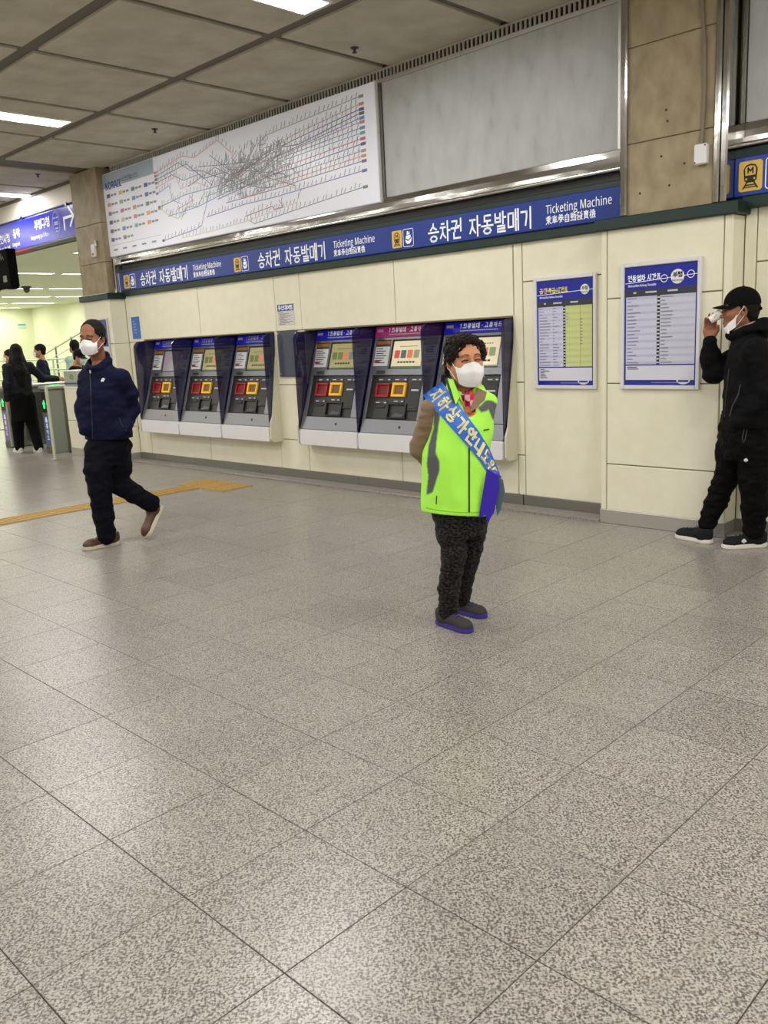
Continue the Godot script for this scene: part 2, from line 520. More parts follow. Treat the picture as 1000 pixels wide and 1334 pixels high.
func solid(to: Array) -> ArrayMesh:
	var m := ArrayMesh.new()
	var arr := []
	arr.resize(Mesh.ARRAY_MAX)
	arr[Mesh.ARRAY_VERTEX] = to[0]
	arr[Mesh.ARRAY_NORMAL] = to[1]
	arr[Mesh.ARRAY_COLOR] = to[2]
	arr[Mesh.ARRAY_INDEX] = to[3]
	m.add_surface_from_arrays(Mesh.PRIMITIVE_TRIANGLES, arr)
	return m

func netted(f: Field, cell: float, xf := Transform3D(), tint = null) -> ArrayMesh:
	var to := fresh()
	f.net(cell, to, xf, tint)
	return solid(to)

# where a ray along -z of the field's frame first comes within `off` of the field
func drape(f: Field, r: float, u: float, off: float, from_z := 0.45) -> Vector3:
	if f.act.size() != f.kind.size(): f.near(Vector3.ZERO, -1.0)
	var z := from_z
	for i in 60:
		var e := f.d(Vector3(r, u, z)) - off
		if e < 0.0008: return Vector3(r, u, z)
		z -= maxf(e * 0.7, 0.0008)
		if z < -0.3: break
	# past the outline: the depth of the nearest point
	var best := 9.0
	var at := 0.0
	for i in 30:
		var zz := from_z - i * 0.025
		var e := f.d(Vector3(r, u, zz))
		if e < best:
			best = e
			at = zz
	return Vector3(r, u, at)

# ---------------------------------------------------------------- materials
func mat(col: Color, rough := 0.6, metal := 0.0, spec := 0.5) -> StandardMaterial3D:
	var m := StandardMaterial3D.new()
	m.albedo_color = col
	m.roughness = rough
	m.metallic = metal
	m.metallic_specular = spec
	return m

func c8(r: int, g: int, b: int) -> Color:
	return Color8(r, g, b)

func noise_tex(seed_: int, size: int, freq: float, oct: int, ramp: Array, normal := false, bump := 4.0, type := FastNoiseLite.TYPE_SIMPLEX_SMOOTH) -> NoiseTexture2D:
	var n := FastNoiseLite.new()
	n.seed = seed_
	n.frequency = freq
	n.noise_type = type
	n.fractal_octaves = oct
	if type == FastNoiseLite.TYPE_CELLULAR: n.cellular_return_type = FastNoiseLite.RETURN_CELL_VALUE
	var t := NoiseTexture2D.new()
	t.width = size
	t.height = size
	t.seamless = true
	t.noise = n
	if normal:
		t.as_normal_map = true
		t.bump_strength = bump
	elif ramp.size():
		var g := Gradient.new()
		g.offsets = PackedFloat32Array(ramp.map(func(e): return e[0]))
		g.colors = PackedColorArray(ramp.map(func(e): return e[1]))
		t.color_ramp = g
	return t

func tri(m: StandardMaterial3D, scale: Vector3, world := true) -> StandardMaterial3D:
	m.uv1_triplanar = true
	m.uv1_world_triplanar = world
	m.uv1_scale = scale
	return m

func materials() -> void:
	var granite := noise_tex(7, 1024, 0.17, 3, [[0.0, c8(66, 63, 60)], [0.34, c8(92, 88, 84)], [0.46, c8(136, 131, 125)], [0.60, c8(164, 159, 151)], [1.0, c8(196, 191, 184)]], false, 4.0, FastNoiseLite.TYPE_VALUE_CUBIC)
	for i in 4:
		var t: float = [1.0, 0.985, 1.012, 0.965][i]
		var m := tri(mat(Color(t, t, t), 0.28, 0.0, 0.5), Vector3.ONE * 1.45)
		m.albedo_texture = granite
		m.uv1_offset = Vector3(i * 0.37, 0, i * 0.61)
		M["granite%d" % i] = m
	M.grout = mat(c8(66, 62, 58), 0.8)
	var cr := noise_tex(3, 512, 0.012, 4, [[0.0, c8(231, 227, 205)], [1.0, c8(238, 235, 215)]])
	M.cream = tri(mat(Color.WHITE, 0.42, 0.0, 0.4), Vector3.ONE * 0.7)
	M.cream.albedo_texture = cr
	M.cream_core = mat(c8(186, 180, 140), 0.7)
	var conc := noise_tex(11, 1024, 0.008, 6, [[0.0, c8(142, 129, 104)], [0.45, c8(160, 146, 118)], [0.7, c8(167, 153, 125)], [1.0, c8(176, 163, 136)]])
	M.concrete = tri(mat(Color.WHITE, 0.62), Vector3(0.7, 0.45, 0.7))
	M.concrete.albedo_texture = conc
	M.concrete_dark = mat(c8(88, 80, 66), 0.8)
	var board := noise_tex(19, 1024, 0.006, 6, [[0.0, c8(166, 168, 167)], [0.25, c8(178, 181, 181)], [0.6, c8(184, 187, 188)], [1.0, c8(192, 195, 196)]])
	M.blank = tri(mat(Color.WHITE, 0.45, 0.0, 0.4), Vector3(0.8, 0.35, 0.8))
	M.blank.albedo_texture = board
	var ceil_t := noise_tex(23, 512, 0.01, 5, [[0.0, c8(176, 170, 154)], [0.5, c8(190, 184, 168)], [1.0, c8(200, 195, 180)]])
	M.ceiling = tri(mat(Color.WHITE, 0.75), Vector3.ONE * 0.5)
	M.ceiling.albedo_texture = ceil_t
	M.joint = mat(c8(106, 101, 93), 0.7)
	M.beam = mat(c8(222, 218, 206), 0.6)
	var steel_n := noise_tex(31, 512, 0.02, 3, [], true, 1.2)
	M.chrome = tri(mat(c8(182, 180, 176), 0.13, 1.0), Vector3(0.7, 2.0, 0.7))
	M.chrome.normal_enabled = true
	M.chrome.normal_texture = noise_tex(37, 512, 0.008, 2, [], true, 3.0)
	M.chrome.normal_scale = 0.22
	M.bright = mat(c8(214, 212, 208), 0.16, 1.0)
	M.steel = tri(mat(c8(196, 195, 192), 0.45, 0.85), Vector3(1.5, 8, 1.5))
	M.steel.normal_enabled = true
	M.steel.normal_texture = steel_n
	M.steel.normal_scale = 0.25
	M.skirt = mat(c8(142, 141, 138), 0.42, 0.85)
	M.steel_dark = mat(c8(118, 117, 112), 0.4, 0.9)
	M.green = mat(c8(15, 45, 41), 0.45)
	M.sign_blue = mat(c8(14, 50, 138), 0.3)
	M.sign_blue.emission_enabled = true
	M.sign_blue.emission = c8(22, 64, 158)
	M.sign_blue.emission_energy_multiplier = 0.05
	M.hang_blue = mat(c8(16, 26, 150), 0.25)
	M.hang_blue.emission_enabled = true
	M.hang_blue.emission = c8(24, 40, 200)
	M.hang_blue.emission_energy_multiplier = 0.22
	M.white_print = mat(c8(244, 246, 250), 0.4)
	M.white_print.emission_enabled = true
	M.white_print.emission = c8(240, 244, 250)
	M.white_print.emission_energy_multiplier = 0.15
	M.yellow_print = mat(c8(224, 188, 88), 0.4)
	M.black_print = mat(c8(28, 28, 32), 0.5)
	M.white = mat(c8(234, 234, 236), 0.4)
	M.map_white = mat(c8(226, 228, 240), 0.28)
	M.map_white.emission_enabled = true
	M.map_white.emission = c8(226, 228, 240)
	M.map_white.emission_energy_multiplier = 0.16
	M.print = mat(Color.WHITE, 0.4)
	M.print.vertex_color_use_as_albedo = true
	M.dark = mat(c8(22, 22, 24), 0.4)
	M.mid = mat(c8(62, 62, 66), 0.45)
	M.glow = mat(Color.WHITE, 0.5)
	M.glow.emission_enabled = true
	M.glow.emission = Color(1.0, 0.98, 0.93)
	M.glow.emission_energy_multiplier = 3.0
	M.back_wall = mat(c8(232, 233, 206), 0.6)
	M.back_ceiling = mat(c8(228, 230, 208), 0.6)
	M.tactile = mat(c8(180, 146, 76), 0.55)
	M.glass = mat(Color(0.85, 0.95, 0.9, 0.06), 0.05, 0.0, 0.2)
	M.glass.transparency = BaseMaterial3D.TRANSPARENCY_ALPHA
	M.acrylic = mat(Color(0.30, 0.34, 0.42, 0.66), 0.12)
	M.acrylic.transparency = BaseMaterial3D.TRANSPARENCY_ALPHA
	M.shield = mat(Color8(26, 21, 70, 182), 0.08)
	M.shield.transparency = BaseMaterial3D.TRANSPARENCY_ALPHA

# ---------------------------------------------------------------- camera, light
const TILE := 0.4194
const NTH := ["first", "second", "third", "fourth", "fifth", "sixth"]
const LAMPS := [-13.9, -10.05, -5.95, -2.1, 1.85, 4.6]

func camera_and_light() -> void:
	var cam := Camera3D.new()
	cam.name = "camera"
	cam.position = Vector3(2.7031, 1.45, 5.7506)
	cam.rotation = Vector3(-0.20237, 0.787784, -0.050707)
	cam.fov = 61.83
	cam.near = 0.05
	cam.far = 100.0
	add_child(cam)
	cam.current = true
	var we := WorldEnvironment.new()
	we.name = "world"
	var e := Environment.new()
	e.background_mode = Environment.BG_COLOR
	e.background_color = Color.BLACK
	e.tonemap_mode = Environment.TONE_MAPPER_LINEAR
	e.tonemap_exposure = 0.95
	e.sdfgi_enabled = true
	e.ssao_enabled = true
	e.ssil_enabled = true
	we.environment = e
	add_child(we)

func area(parent: Node3D, at: Vector3, size: Vector2, energy: float, col := Color(1.0, 0.985, 0.97)) -> void:
	var l := AreaLight3D.new()
	l.name = "area_light"
	l.area_size = size
	l.light_color = col
	l.light_energy = energy
	l.position = at
	l.rotation.x = -PI / 2
	l.shadow_enabled = true
	l.area_range = 30.0
	l.area_attenuation = 2.0
	parent.add_child(l, true)

# recessed strip lamp, long side along z; at = middle of its face
func strip_lamp(at: Vector3, len: float, w: float, energy: float, label: String, group: String, col := Color(1.0, 0.985, 0.97)) -> void:
	var t := thing("ceiling_light", label, "ceiling light", at, 0.0, group)
	var st := S()
	bx(st, Vector3(-w / 2 - .02, -.012, -len / 2 - .02), Vector3(-w / 2, .03, len / 2 + .02), .003)
	bx(st, Vector3(w / 2, -.012, -len / 2 - .02), Vector3(w / 2 + .02, .03, len / 2 + .02), .003)
	bx(st, Vector3(-w / 2, -.012, -len / 2 - .02), Vector3(w / 2, .03, -len / 2), .003)
	bx(st, Vector3(-w / 2, -.012, len / 2), Vector3(w / 2, .03, len / 2 + .02), .003)
	part("frame", st, M.white, t)
	put("diffuser", box(Vector3(-w / 2, 0, -len / 2), Vector3(w / 2, .03, len / 2), .002), M.glow, t)
	area(t, Vector3(0, -.006, 0), Vector2(w, len), energy, col)

# ---------------------------------------------------------------- room
func structure(called: String, label: String, cat: String) -> Node3D:
	return thing(called, label, cat, Vector3.ZERO, 0.0, "", "structure")

func build_floor() -> void:
	var f := structure("floor", "speckled grey granite tile floor of the station hall with thin dark joints", "floor")
	put("mortar_bed", box(Vector3(-30, -.3, -9), Vector3(7.2, -.004, 10.2)), M.grout, f)
	# phase of the joints taken from the photograph's crossings
	var g := TILE - 0.003
	var tile := box(Vector3(-g / 2, -.03, -g / 2), Vector3(g / 2, 0, g / 2), 0.0009)
	var eye := Vector3(2.7031, 1.45, 5.7506)
	var rng := RandomNumberGenerator.new()
	rng.seed = 5
	var near := []
	var far := []
	for i in range(-36, 18):
		for j in range(-22, 14):
			var p := Vector3((i + 0.5) * TILE, 0, 4.30 + (j + 0.5) * TILE)
			if p.z < 0.24 and p.x > -7.9 and p.z > -3: continue
			if p.z > 10 or p.x > 7 or p.x < -14.8: continue
			var v := (p - eye)
			var fwd := -Basis.from_euler(Vector3(-0.20237, 0.787784, -0.050707)).z
			var cosv := v.normalized().dot(fwd)
			if p.z < 0.2 and p.x < -7.9 and p.z < -6: continue
			if cosv > 0.72: near.append([v.length(), p])
			else: far.append(p)
	near.sort_custom(func(a, b): return a[0] < b[0])
	for k in near.size():
		if k < 300:
			var r := rng.randf()
			put("tile", tile, M["granite%d" % (0 if r < .45 else 1 if r < .7 else 2 if r < .9 else 3)], f, near[k][1] + Vector3(0, rng.randf_range(-.0008, .0), 0))
		else: far.append(near[k][1])
	var st := S()
	for p in far:
		bx(st, p + Vector3(-g / 2, -.01, -g / 2), p + Vector3(g / 2, 0, g / 2))
	# paving of the hall beyond the gates, too far to tell its tiles apart
	bx(st, Vector3(-30, -.01, -8), Vector3(-14.9, 0, 10))
	bx(st, Vector3(-14.9, -.01, -8), Vector3(-7.9, 0, -4.95))
	tag(part("tile_field", st, M.granite0, f), "", "", "", "stuff")
	# yellow guiding path
	var ridge := S()
	bx(ridge, Vector3(-.149, 0, -.149), Vector3(.149, .004, .149), .002)
	for k in 4: bx(ridge, Vector3(-.125 + k * .075, .004, -.14), Vector3(-.10 + k * .075, .009, .14), .002)
	var rm := ridge.commit()
	var dots := S()
	bx(dots, Vector3(-.139, 0, -.19), Vector3(.139, .004, .19), .002)
	for k in 8: bx(dots, Vector3(-.125, .004, -.18 + k * .047), Vector3(.125, .009, -.158 + k * .047), .002)
	var dm := dots.commit()
	var way := thing("tactile_paving", "narrow yellow tactile guiding path on the floor, ending at a wider block near the ticket machines", "tactile paving", Vector3.ZERO, 0.0, "", "structure")
	for k in 26: put("paver", rm, M.tactile, way, Vector3(-5.0, .0005, 1.06 + k * .3))
	for k in 3: put("paver", dm, M.tactile, way, Vector3(-5.15 + k * .28, .0005, .71))

func build_ceiling() -> void:
	var c := structure("ceiling", "beige grey panelled ceiling with wide dark grey joints", "ceiling")
	var st := S()
	bx(st, Vector3(-15, 3.72, -.3), Vector3(7, 4.0, 10))
	part("ceiling_slab", st, M.joint, c)
	var xs := [-14.6, -13.3, -12.0, -10.7, -9.4, -8.26]
	var xt := [-7.92, -6.62, -5.40, -4.07, -2.76, -1.51, -.2, 1.1, 2.4, 3.7, 5.0, 6.3]
	var zs := [0.0, 1.25, 2.55, 3.85, 5.15, 6.45, 7.75, 9.05]
	var all := []
	for i in xs.size() - 1: all.append([xs[i], xs[i + 1]])
	for i in xt.size() - 1: all.append([xt[i], xt[i + 1]])
	for e in all:
		for j in zs.size() - 1:
			var z0: float = zs[j] + (.06 if j else .01)
			var z1: float = zs[j + 1] - .06
			put("ceiling_panel", box(Vector3(e[0] + .04, 3.70, z0), Vector3(e[1] - .04, 3.73, z1), .004), M.ceiling, c)
	# sprinklers
	for p in [Vector3(-2.56, 3.7, .58), Vector3(-5.67, 3.7, .52), Vector3(-8.5, 3.7, .53)]:
		var s := thing("sprinkler", {-2.56: "small dark ceiling sprinkler above the right end of the subway map", -5.67: "small dark ceiling sprinkler above the left half of the subway map", -8.5: "small dark ceiling sprinkler nearest the overhead direction sign"}[snappedf(p.x, .01)], "sprinkler", p, 0.0, "ceiling sprinklers")
		var b := S()
		lathe(b, [Vector2(.001, 0), Vector2(.035, 0), Vector2(.03, -.008), Vector2(.012, -.012), Vector2(.01, -.03), Vector2(.001, -.03)], Transform3D(), 16)
		part("rosette", b, M.mid, s)
		var q := S()
		lathe(q, [Vector2(.001, -.03), Vector2(.02, -.034), Vector2(.02, -.038), Vector2(.001, -.042)], Transform3D(), 14)
		part("deflector", q, M.dark, s)
	# grille along the top of the ticket wall
	var g := structure("trim", "pale slotted ventilation grille running along the top of the ticket wall", "grille")
	put("backing", box(Vector3(-7.6, 3.605, -.02), Vector3(-.46, 3.70, .0)), M.dark, g)
	put("lower_rail", box(Vector3(-7.6, 3.59, -.0), Vector3(-.46, 3.622, .03), .004), M.steel, g)
	put("upper_rail", box(Vector3(-7.6, 3.682, .0), Vector3(-.46, 3.70, .03), .003), M.steel, g)
	var bar := box(Vector3(-.011, 3.62, .0), Vector3(.011, 3.685, .022), .003)
	for k in 170: put("bar", bar, M.steel, g, Vector3(-7.58 + k * .042, 0, 0))

func cladding(parent: Node3D, list: Array, z: float, m: Material, depth := .02, gap := .004) -> void:
	for r in list:
		put("panel", box(Vector3(r[0] + gap, r[1] + gap, z - depth), Vector3(r[2] - gap, r[3] - gap, z), .004), m, parent)

func build_walls() -> void:
	var w := structure("wall_ticket", "cream panelled wall that holds the ticket machines, under a dark green band", "wall")
	var core := S()
	for r in [[-7.62, 0, -7.24, 4], [-4.584, 0, -4.09, 4], [-1.50, 0, 7, 4], [-7.24, 0, -4.584, .4], [-4.09, 0, -1.5, .4], [-7.24, 1.55, -4.584, 4], [-4.09, 1.55, -1.5, 4]]:
		bx(core, Vector3(r[0], r[1], -.5), Vector3(r[2], r[3], -.02))
	bx(core, Vector3(-7.24, .4, -.6), Vector3(-1.5, 1.55, -.45))
	part("wall_core", core, M.cream_core, w)
	var P := [[-7.6, .1, -7.3, .42], [-7.3, .1, -5.95, .42], [-5.95, .1, -4.61, .42], [-4.61, .1, -4.14, .42], [-4.14, .1, -2.8, .42], [-2.8, .1, -1.47, .42], [-1.47, .1, -1.40, .435],
		[-7.6, .42, -7.24, 1.535], [-7.6, 1.535, -7.24, 2.13], [-7.24, 1.555, -5.94, 2.13], [-5.94, 1.555, -4.53, 2.13], [-4.53, 1.555, -4.12, 2.13], [-4.12, 1.555, -2.80, 2.13], [-2.80, 1.555, -1.47, 2.13],
		[-4.584, .42, -4.09, 1.0], [-4.584, 1.0, -4.09, 1.555], [-1.5, .435, -1.40, 1.03], [-1.5, 1.03, -1.40, 2.13], [-1.40, .1, -.6, 1.815], [-1.40, 1.815, -.6, 2.13],
		[.34, .1, .42, 2.2], [.42, .1, 1.7, .45], [.42, .45, 1.7, 1.80], [.42, 1.80, 1.7, 2.2], [1.7, .1, 3.0, .45], [1.7, .45, 3.0, 1.8], [1.7, 1.8, 3.0, 2.2], [3.0, .1, 4.3, 2.2], [4.3, .1, 5.6, 2.2], [5.6, .1, 6.9, 2.2]]
	cladding(w, P, 0.0, M.cream)
	# green band
	put("green_band", box(Vector3(-7.6, 2.112, -.02), Vector3(-.6, 2.186, .035), .006), M.green, w)
	put("green_band", box(Vector3(-7.6, 2.40, -.02), Vector3(-.46, 2.445, .03), .004), M.green, w)
	put("green_band", box(Vector3(.34, 2.13, -.02), Vector3(6.9, 2.205, .06), .006), M.green, w)
	put("green_band", box(Vector3(.27, 2.44, -.02), Vector3(6.9, 2.50, .03), .004), M.green, w)
	put("dark_recess", box(Vector3(-7.6, 2.44, -.02), Vector3(-.46, 2.50, .004)), M.dark, w)
	put("sign_backing", box(Vector3(-7.6, 2.17, -.02), Vector3(-.46, 2.41, .01)), M.steel_dark, w)
	# skirting and the low stone kerb before it
	var b := structure("baseboard_ticket", "brushed steel skirting along the foot of the cream ticket wall", "skirting")
	for e in [[-7.6, -6.3], [-6.3, -5.0], [-5.0, -3.4], [-3.4, -2.1], [-2.1, -1.42], [-1.415, -.6], [.34, 1.7], [1.7, 3.4], [3.4, 6.9]]:
		put("skirting_strip", box(Vector3(e[0] + .002, .0, -.01), Vector3(e[1] - .002, .105, .012), .003), M.skirt, b)
	var k := structure("trim", "low grey stone kerb on the floor before the steel skirting", "kerb")
	for i in 6: put("kerb_stone", box(Vector3(-7.6 + i * 1.166 + .002, -.02, .012), Vector3(-7.6 + (i + 1) * 1.166 - .002, .022, .19), .005), M.granite3, k)
	put("kerb_stone", box(Vector3(.345, -.02, .012), Vector3(6.9, .022, .15), .005), M.granite3, k)
	# upper part: stainless ledges and frames
	var l := structure("trim", "long bent stainless steel ledge between the big panels and the blue sign", "ledge")
	var prof := PackedVector2Array([Vector2(-.02, 2.648), Vector2(.03, 2.648), Vector2(.037, 2.642), Vector2(.045, 2.60), Vector2(.047, 2.56), Vector2(.047, 2.525), Vector2(.04, 2.505), Vector2(-.02, 2.505)])
	for e in [[-7.6, -.46], [.275, 6.9]]:
		var st := S()
		slab(st, prof, Transform3D(Basis(Vector3(0, 0, 1), Vector3(0, 1, 0), Vector3(-1, 0, 0)), Vector3(e[1], 0, 0)), e[1] - e[0])
		part("ledge_sheet", st, M.chrome, l)
	var lip := S()
	tube(lip, [Vector3(-7.6, 2.515, .052), Vector3(-.46, 2.515, .052)], .015, 12)
	tube(lip, [Vector3(.285, 2.515, .052), Vector3(6.9, 2.515, .052)], .015, 12)
	part("ledge_lip", lip, M.bright, l)
	# pillars
	pillar("pillar", "cream and bare concrete pillar carrying the large blue timetable poster", -.60, .34, .17, -.41, .195, 2.095, [[-.6, .1, -.553, 2.1], [-.553, .1, .28, .447], [-.553, .447, .28, 1.035], [-.553, 1.035, .28, 1.63], [-.553, 1.63, .28, 2.1], [.28, .1, .34, 2.1]], [2.17, 2.634, 3.232, 3.70])
	pillar("pillar", "concrete pillar at the left end of the ticket wall beside the ticket gates", -8.30, -7.6, .22, -8.44, -7.735, 2.085, [[-8.3, .1, -7.6, .55], [-8.3, .55, -7.6, 1.53], [-8.3, 1.53, -7.6, 2.09]], [2.16, 2.56, 3.04, 3.70], .14)
	# chrome posts
	var posts := [[-.452, -.402, "chrome upright at the left edge of the concrete pillar"], [.196, .238, "chrome upright at the right edge of the concrete pillar"]]
	for p in posts:
		var t := structure("trim", p[2] + " above the posters", "post")
		put("post_sheet", box(Vector3(p[0], 2.17, .0), Vector3(p[1], 3.70, .185), .010), M.chrome, t)
		if p[0] > 0.0:
			put("post_sheet", box(Vector3(.239, 2.17, .0), Vector3(.285, 3.70, .175), .010), M.chrome, t)
	var t3 := structure("trim", "short chrome upright below the left end of the subway map", "post")
	put("post_sheet", box(Vector3(-7.648, 2.16, .02), Vector3(-7.60, 2.60, .10), .008), M.bright, t3)
	# blank boards
	for e in [[-2.83, -.56, "large blank grey board right of the subway map, streaked with stains"], [.33, 4.2, "blank grey board above the sign at the right edge, beyond the chrome post"]]:
		var q := thing("display_board", e[2], "blank board", Vector3(e[0], 2.64, 0), 0.0, "blank boards")
		put("board_face", box(Vector3(0, 0, -.02), Vector3(e[1] - e[0], .952, .012), .003), M.blank, q)
		put("side_frame", box(Vector3(-.031, 0, -.02), Vector3(-.002, .95, .03), .004), M.steel_dark, q)
		put("side_frame", box(Vector3(e[1] - e[0] + .004, 0, -.02), Vector3(e[1] - e[0] + .045, .95, .03), .004), M.steel, q)

func pillar(called: String, label: String, x0: float, x1: float, z: float, ux0: float, ux1: float, top: float, panels: Array, joints: Array, uz := 0.16) -> void:
	var p := structure(called, label, "pillar")
	var st := S()
	bx(st, Vector3(x0 + .02, 0, -.5 if x0 > -5 else -1.1), Vector3(x1 - .02, top, z - .02))
	part("pillar_core", st, M.cream_core, p)
	var s2 := S()
	bx(s2, Vector3(ux0 + .01, top, -.5 if x0 > -5 else -1.0), Vector3(ux1 - .01, 3.72, uz - .02))
	part("concrete_core", s2, M.concrete_dark, p)
	cladding(p, panels, z, M.cream)
	var d0 := 0.0 if x0 > -5 else -1.0
	for s in [[x1 - .02, x1, 0.0], [x0, x0 + .02, d0]]:
		for y in [[.1, .447], [.447, 1.53], [1.53, top]]:
			put("panel", box(Vector3(s[0], y[0] + .002, s[2]), Vector3(s[1], y[1] - .002, z - .003), .003), M.cream, p)
	put("skirting_strip", box(Vector3(x0 - .004, 0, 0.0 if x0 > -5 else -1.0), Vector3(x1 + .004, .105, z + .006), .003), M.steel, p)
	put("green_cap", box(Vector3(x0 - .035, top, -.02), Vector3(x1 + .035, top + .078, z + .035), .006), M.green, p)
	for i in joints.size() - 1:
		put("concrete_slab", box(Vector3(ux0, joints[i] + .002, (-.02 if x0 > -5 else -1.0)), Vector3(ux1, joints[i + 1] - .002, uz), .004), M.concrete, p)

func build_shell() -> void:
	var lamp_green: Material = M.back_wall
	var a := structure("wall_right", "plain wall closing the station hall far to the right", "wall")
	put("wall_face", box(Vector3(6.9, 0, -.5), Vector3(7.2, 4, 10.2)), M.cream, a)
	var b := structure("wall_front", "plain wall of the station hall opposite the ticket machines", "wall")
	put("wall_face", box(Vector3(-15, 0, 9.9), Vector3(7.2, 4, 10.2)), M.cream, b)
	var c := structure("wall_left", "plain wall closing the station hall far to the left", "wall")
	put("wall_face", box(Vector3(-15, 0, 0), Vector3(-14.7, 4, 10.2)), M.cream, c)
	# beam over the gates
	var h := structure("trim", "white ceiling beam over the passage to the ticket gates", "beam")
	put("beam_face", box(Vector3(-15, 3.43, -.3), Vector3(-8.27, 3.72, .0), .006), M.beam, h)
	put("beam_edge", box(Vector3(-15, 3.66, .0), Vector3(-8.27, 3.70, .02), .004), M.joint, h)
	# hall beyond the gates
	var e := structure("wall_hall", "pale yellow green walls of the bright hall beyond the ticket gates", "wall")
	put("end_wall", box(Vector3(-27.6, 0, -8), Vector3(-27.3, 3.4, 5)), lamp_green, e)
	put("side_wall", box(Vector3(-27.4, 0, -7.7), Vector3(-7.9, 3.4, -7.4)), lamp_green, e)
	put("near_side_wall", box(Vector3(-27.4, 0, 0.0), Vector3(-14.7, 3.4, .3)), lamp_green, e)
	put("return_wall", box(Vector3(-8.28, 0, -7.6), Vector3(-7.9, 3.4, -1.0)), lamp_green, e)
	var g := structure("ceiling_hall", "low pale green ceiling of the hall beyond the gates with rows of strip lamps", "ceiling")
	put("ceiling_face", box(Vector3(-27.5, 3.0, -7.6), Vector3(-7.95, 3.3, -.25)), M.back_ceiling, g)
	put("riser", box(Vector3(-15, 3.0, -.3), Vector3(-8.27, 3.45, -.25)), M.back_ceiling, g)
	var hall_light := Color(0.98, 1.0, 0.93)
	var n := 0
	for x in [-10.6, -14.2, -18.1, -21.0, -24.0, -26.6]:
		for z in [-1.55, -3.05, -4.55, -6.05]:
			strip_lamp(Vector3(x, 2.998, z), 1.3, .16, 2.7, "strip lamp in the hall beyond the gates, %s row back, %s from the passage" % [NTH[n / 4], NTH[n % 4]], "strip lamps of the hall beyond the gates", hall_light)
			n += 1
	# hall lamps
	for x in LAMPS:
		for z in [1.98, 4.58, 7.18]:
			var lab := "strip lamp in the beige ceiling, %s row from the ticket wall, %s from the left" % [NTH[int(z / 2.6)], NTH[LAMPS.find(x)]]
			if z < 2.5:
				if absf(x + 5.95) < .1: lab = "glowing strip lamp in the beige ceiling above the walking man"
				elif absf(x + 2.1) < .1: lab = "glowing strip lamp cut by the top edge of the photograph, above the subway map"
				elif absf(x + 10.05) < .1: continue
			strip_lamp(Vector3(x, 3.698, z), 1.2, .26, 5.0, lab, "strip lamps of the hall")
	strip_lamp(Vector3(-10.05, 3.698, .62), 1.2, .26, 5.0, "glowing strip lamp in the beige ceiling just above the overhead direction sign", "strip lamps of the hall")

# ---------------------------------------------------------------- ticket machines
func tinted(col: Color, rough := 0.4, glow := 0.0) -> StandardMaterial3D:
	var m := mat(col, rough)
	if glow > 0.0:
		m.emission_enabled = true
		m.emission = col
		m.emission_energy_multiplier = glow
	return m

var mm := {}
func mach_mats() -> void:
	mm.fascia = mat(c8(128, 130, 136), 0.34, 0.75)
	mm.apron = mat(c8(134, 136, 142), 0.34, 0.75)
	mm.head_blue = tinted(c8(24, 24, 170), 0.3, 0.25)
	mm.head_pink = tinted(c8(158, 40, 112), 0.3, 0.25)
	mm.panel = mat(c8(34, 33, 35), 0.4)
	mm.panel2 = mat(c8(56, 55, 58), 0.4)
	mm.red = tinted(c8(150, 12, 16), 0.35, 0.12)
	mm.red_in = tinted(c8(104, 2, 5), 0.4, 0.12)
	mm.yellow = tinted(c8(232, 178, 30), 0.35, 0.15)
	mm.yellow_in = tinted(c8(112, 72, 4), 0.4, 0.1)
	mm.screen = tinted(c8(218, 208, 176), 0.15, 0.3)
	mm.screen_off = tinted(c8(152, 142, 154), 0.12, 0.12)
	mm.screen_dim = tinted(c8(168, 160, 116), 0.15, 0.15)
	mm.paper = mat(c8(206, 208, 212), 0.6)
	mm.lip = mat(c8(128, 132, 142), 0.3, 0.6)
	mm.brown = mat(c8(140, 92, 40), 0.5)
	mm.tray = mat(c8(226, 226, 230), 0.35)
	mm.shell = mat(c8(214, 210, 190), 0.4)
	mm.recess = mat(c8(14, 13, 34), 0.4)
	mm.grass = tinted(c8(88, 122, 76), 0.2, 0.3)

const FTOP := Vector2(-.165, 1.535)      # fascia in (z, y): top edge, bottom edge
const FBOT := Vector2(.135, .565)

# plane of the fascia: local x along the machine, y up the slope, z out of it
func fascia_frame() -> Transform3D:
	var up := Vector3(0, FTOP.y - FBOT.y, FTOP.x - FBOT.x).normalized()
	var out := Vector3.RIGHT.cross(up).normalized()
	return Transform3D(Basis(Vector3.RIGHT, up, out), Vector3(0, FBOT.y, FBOT.x))

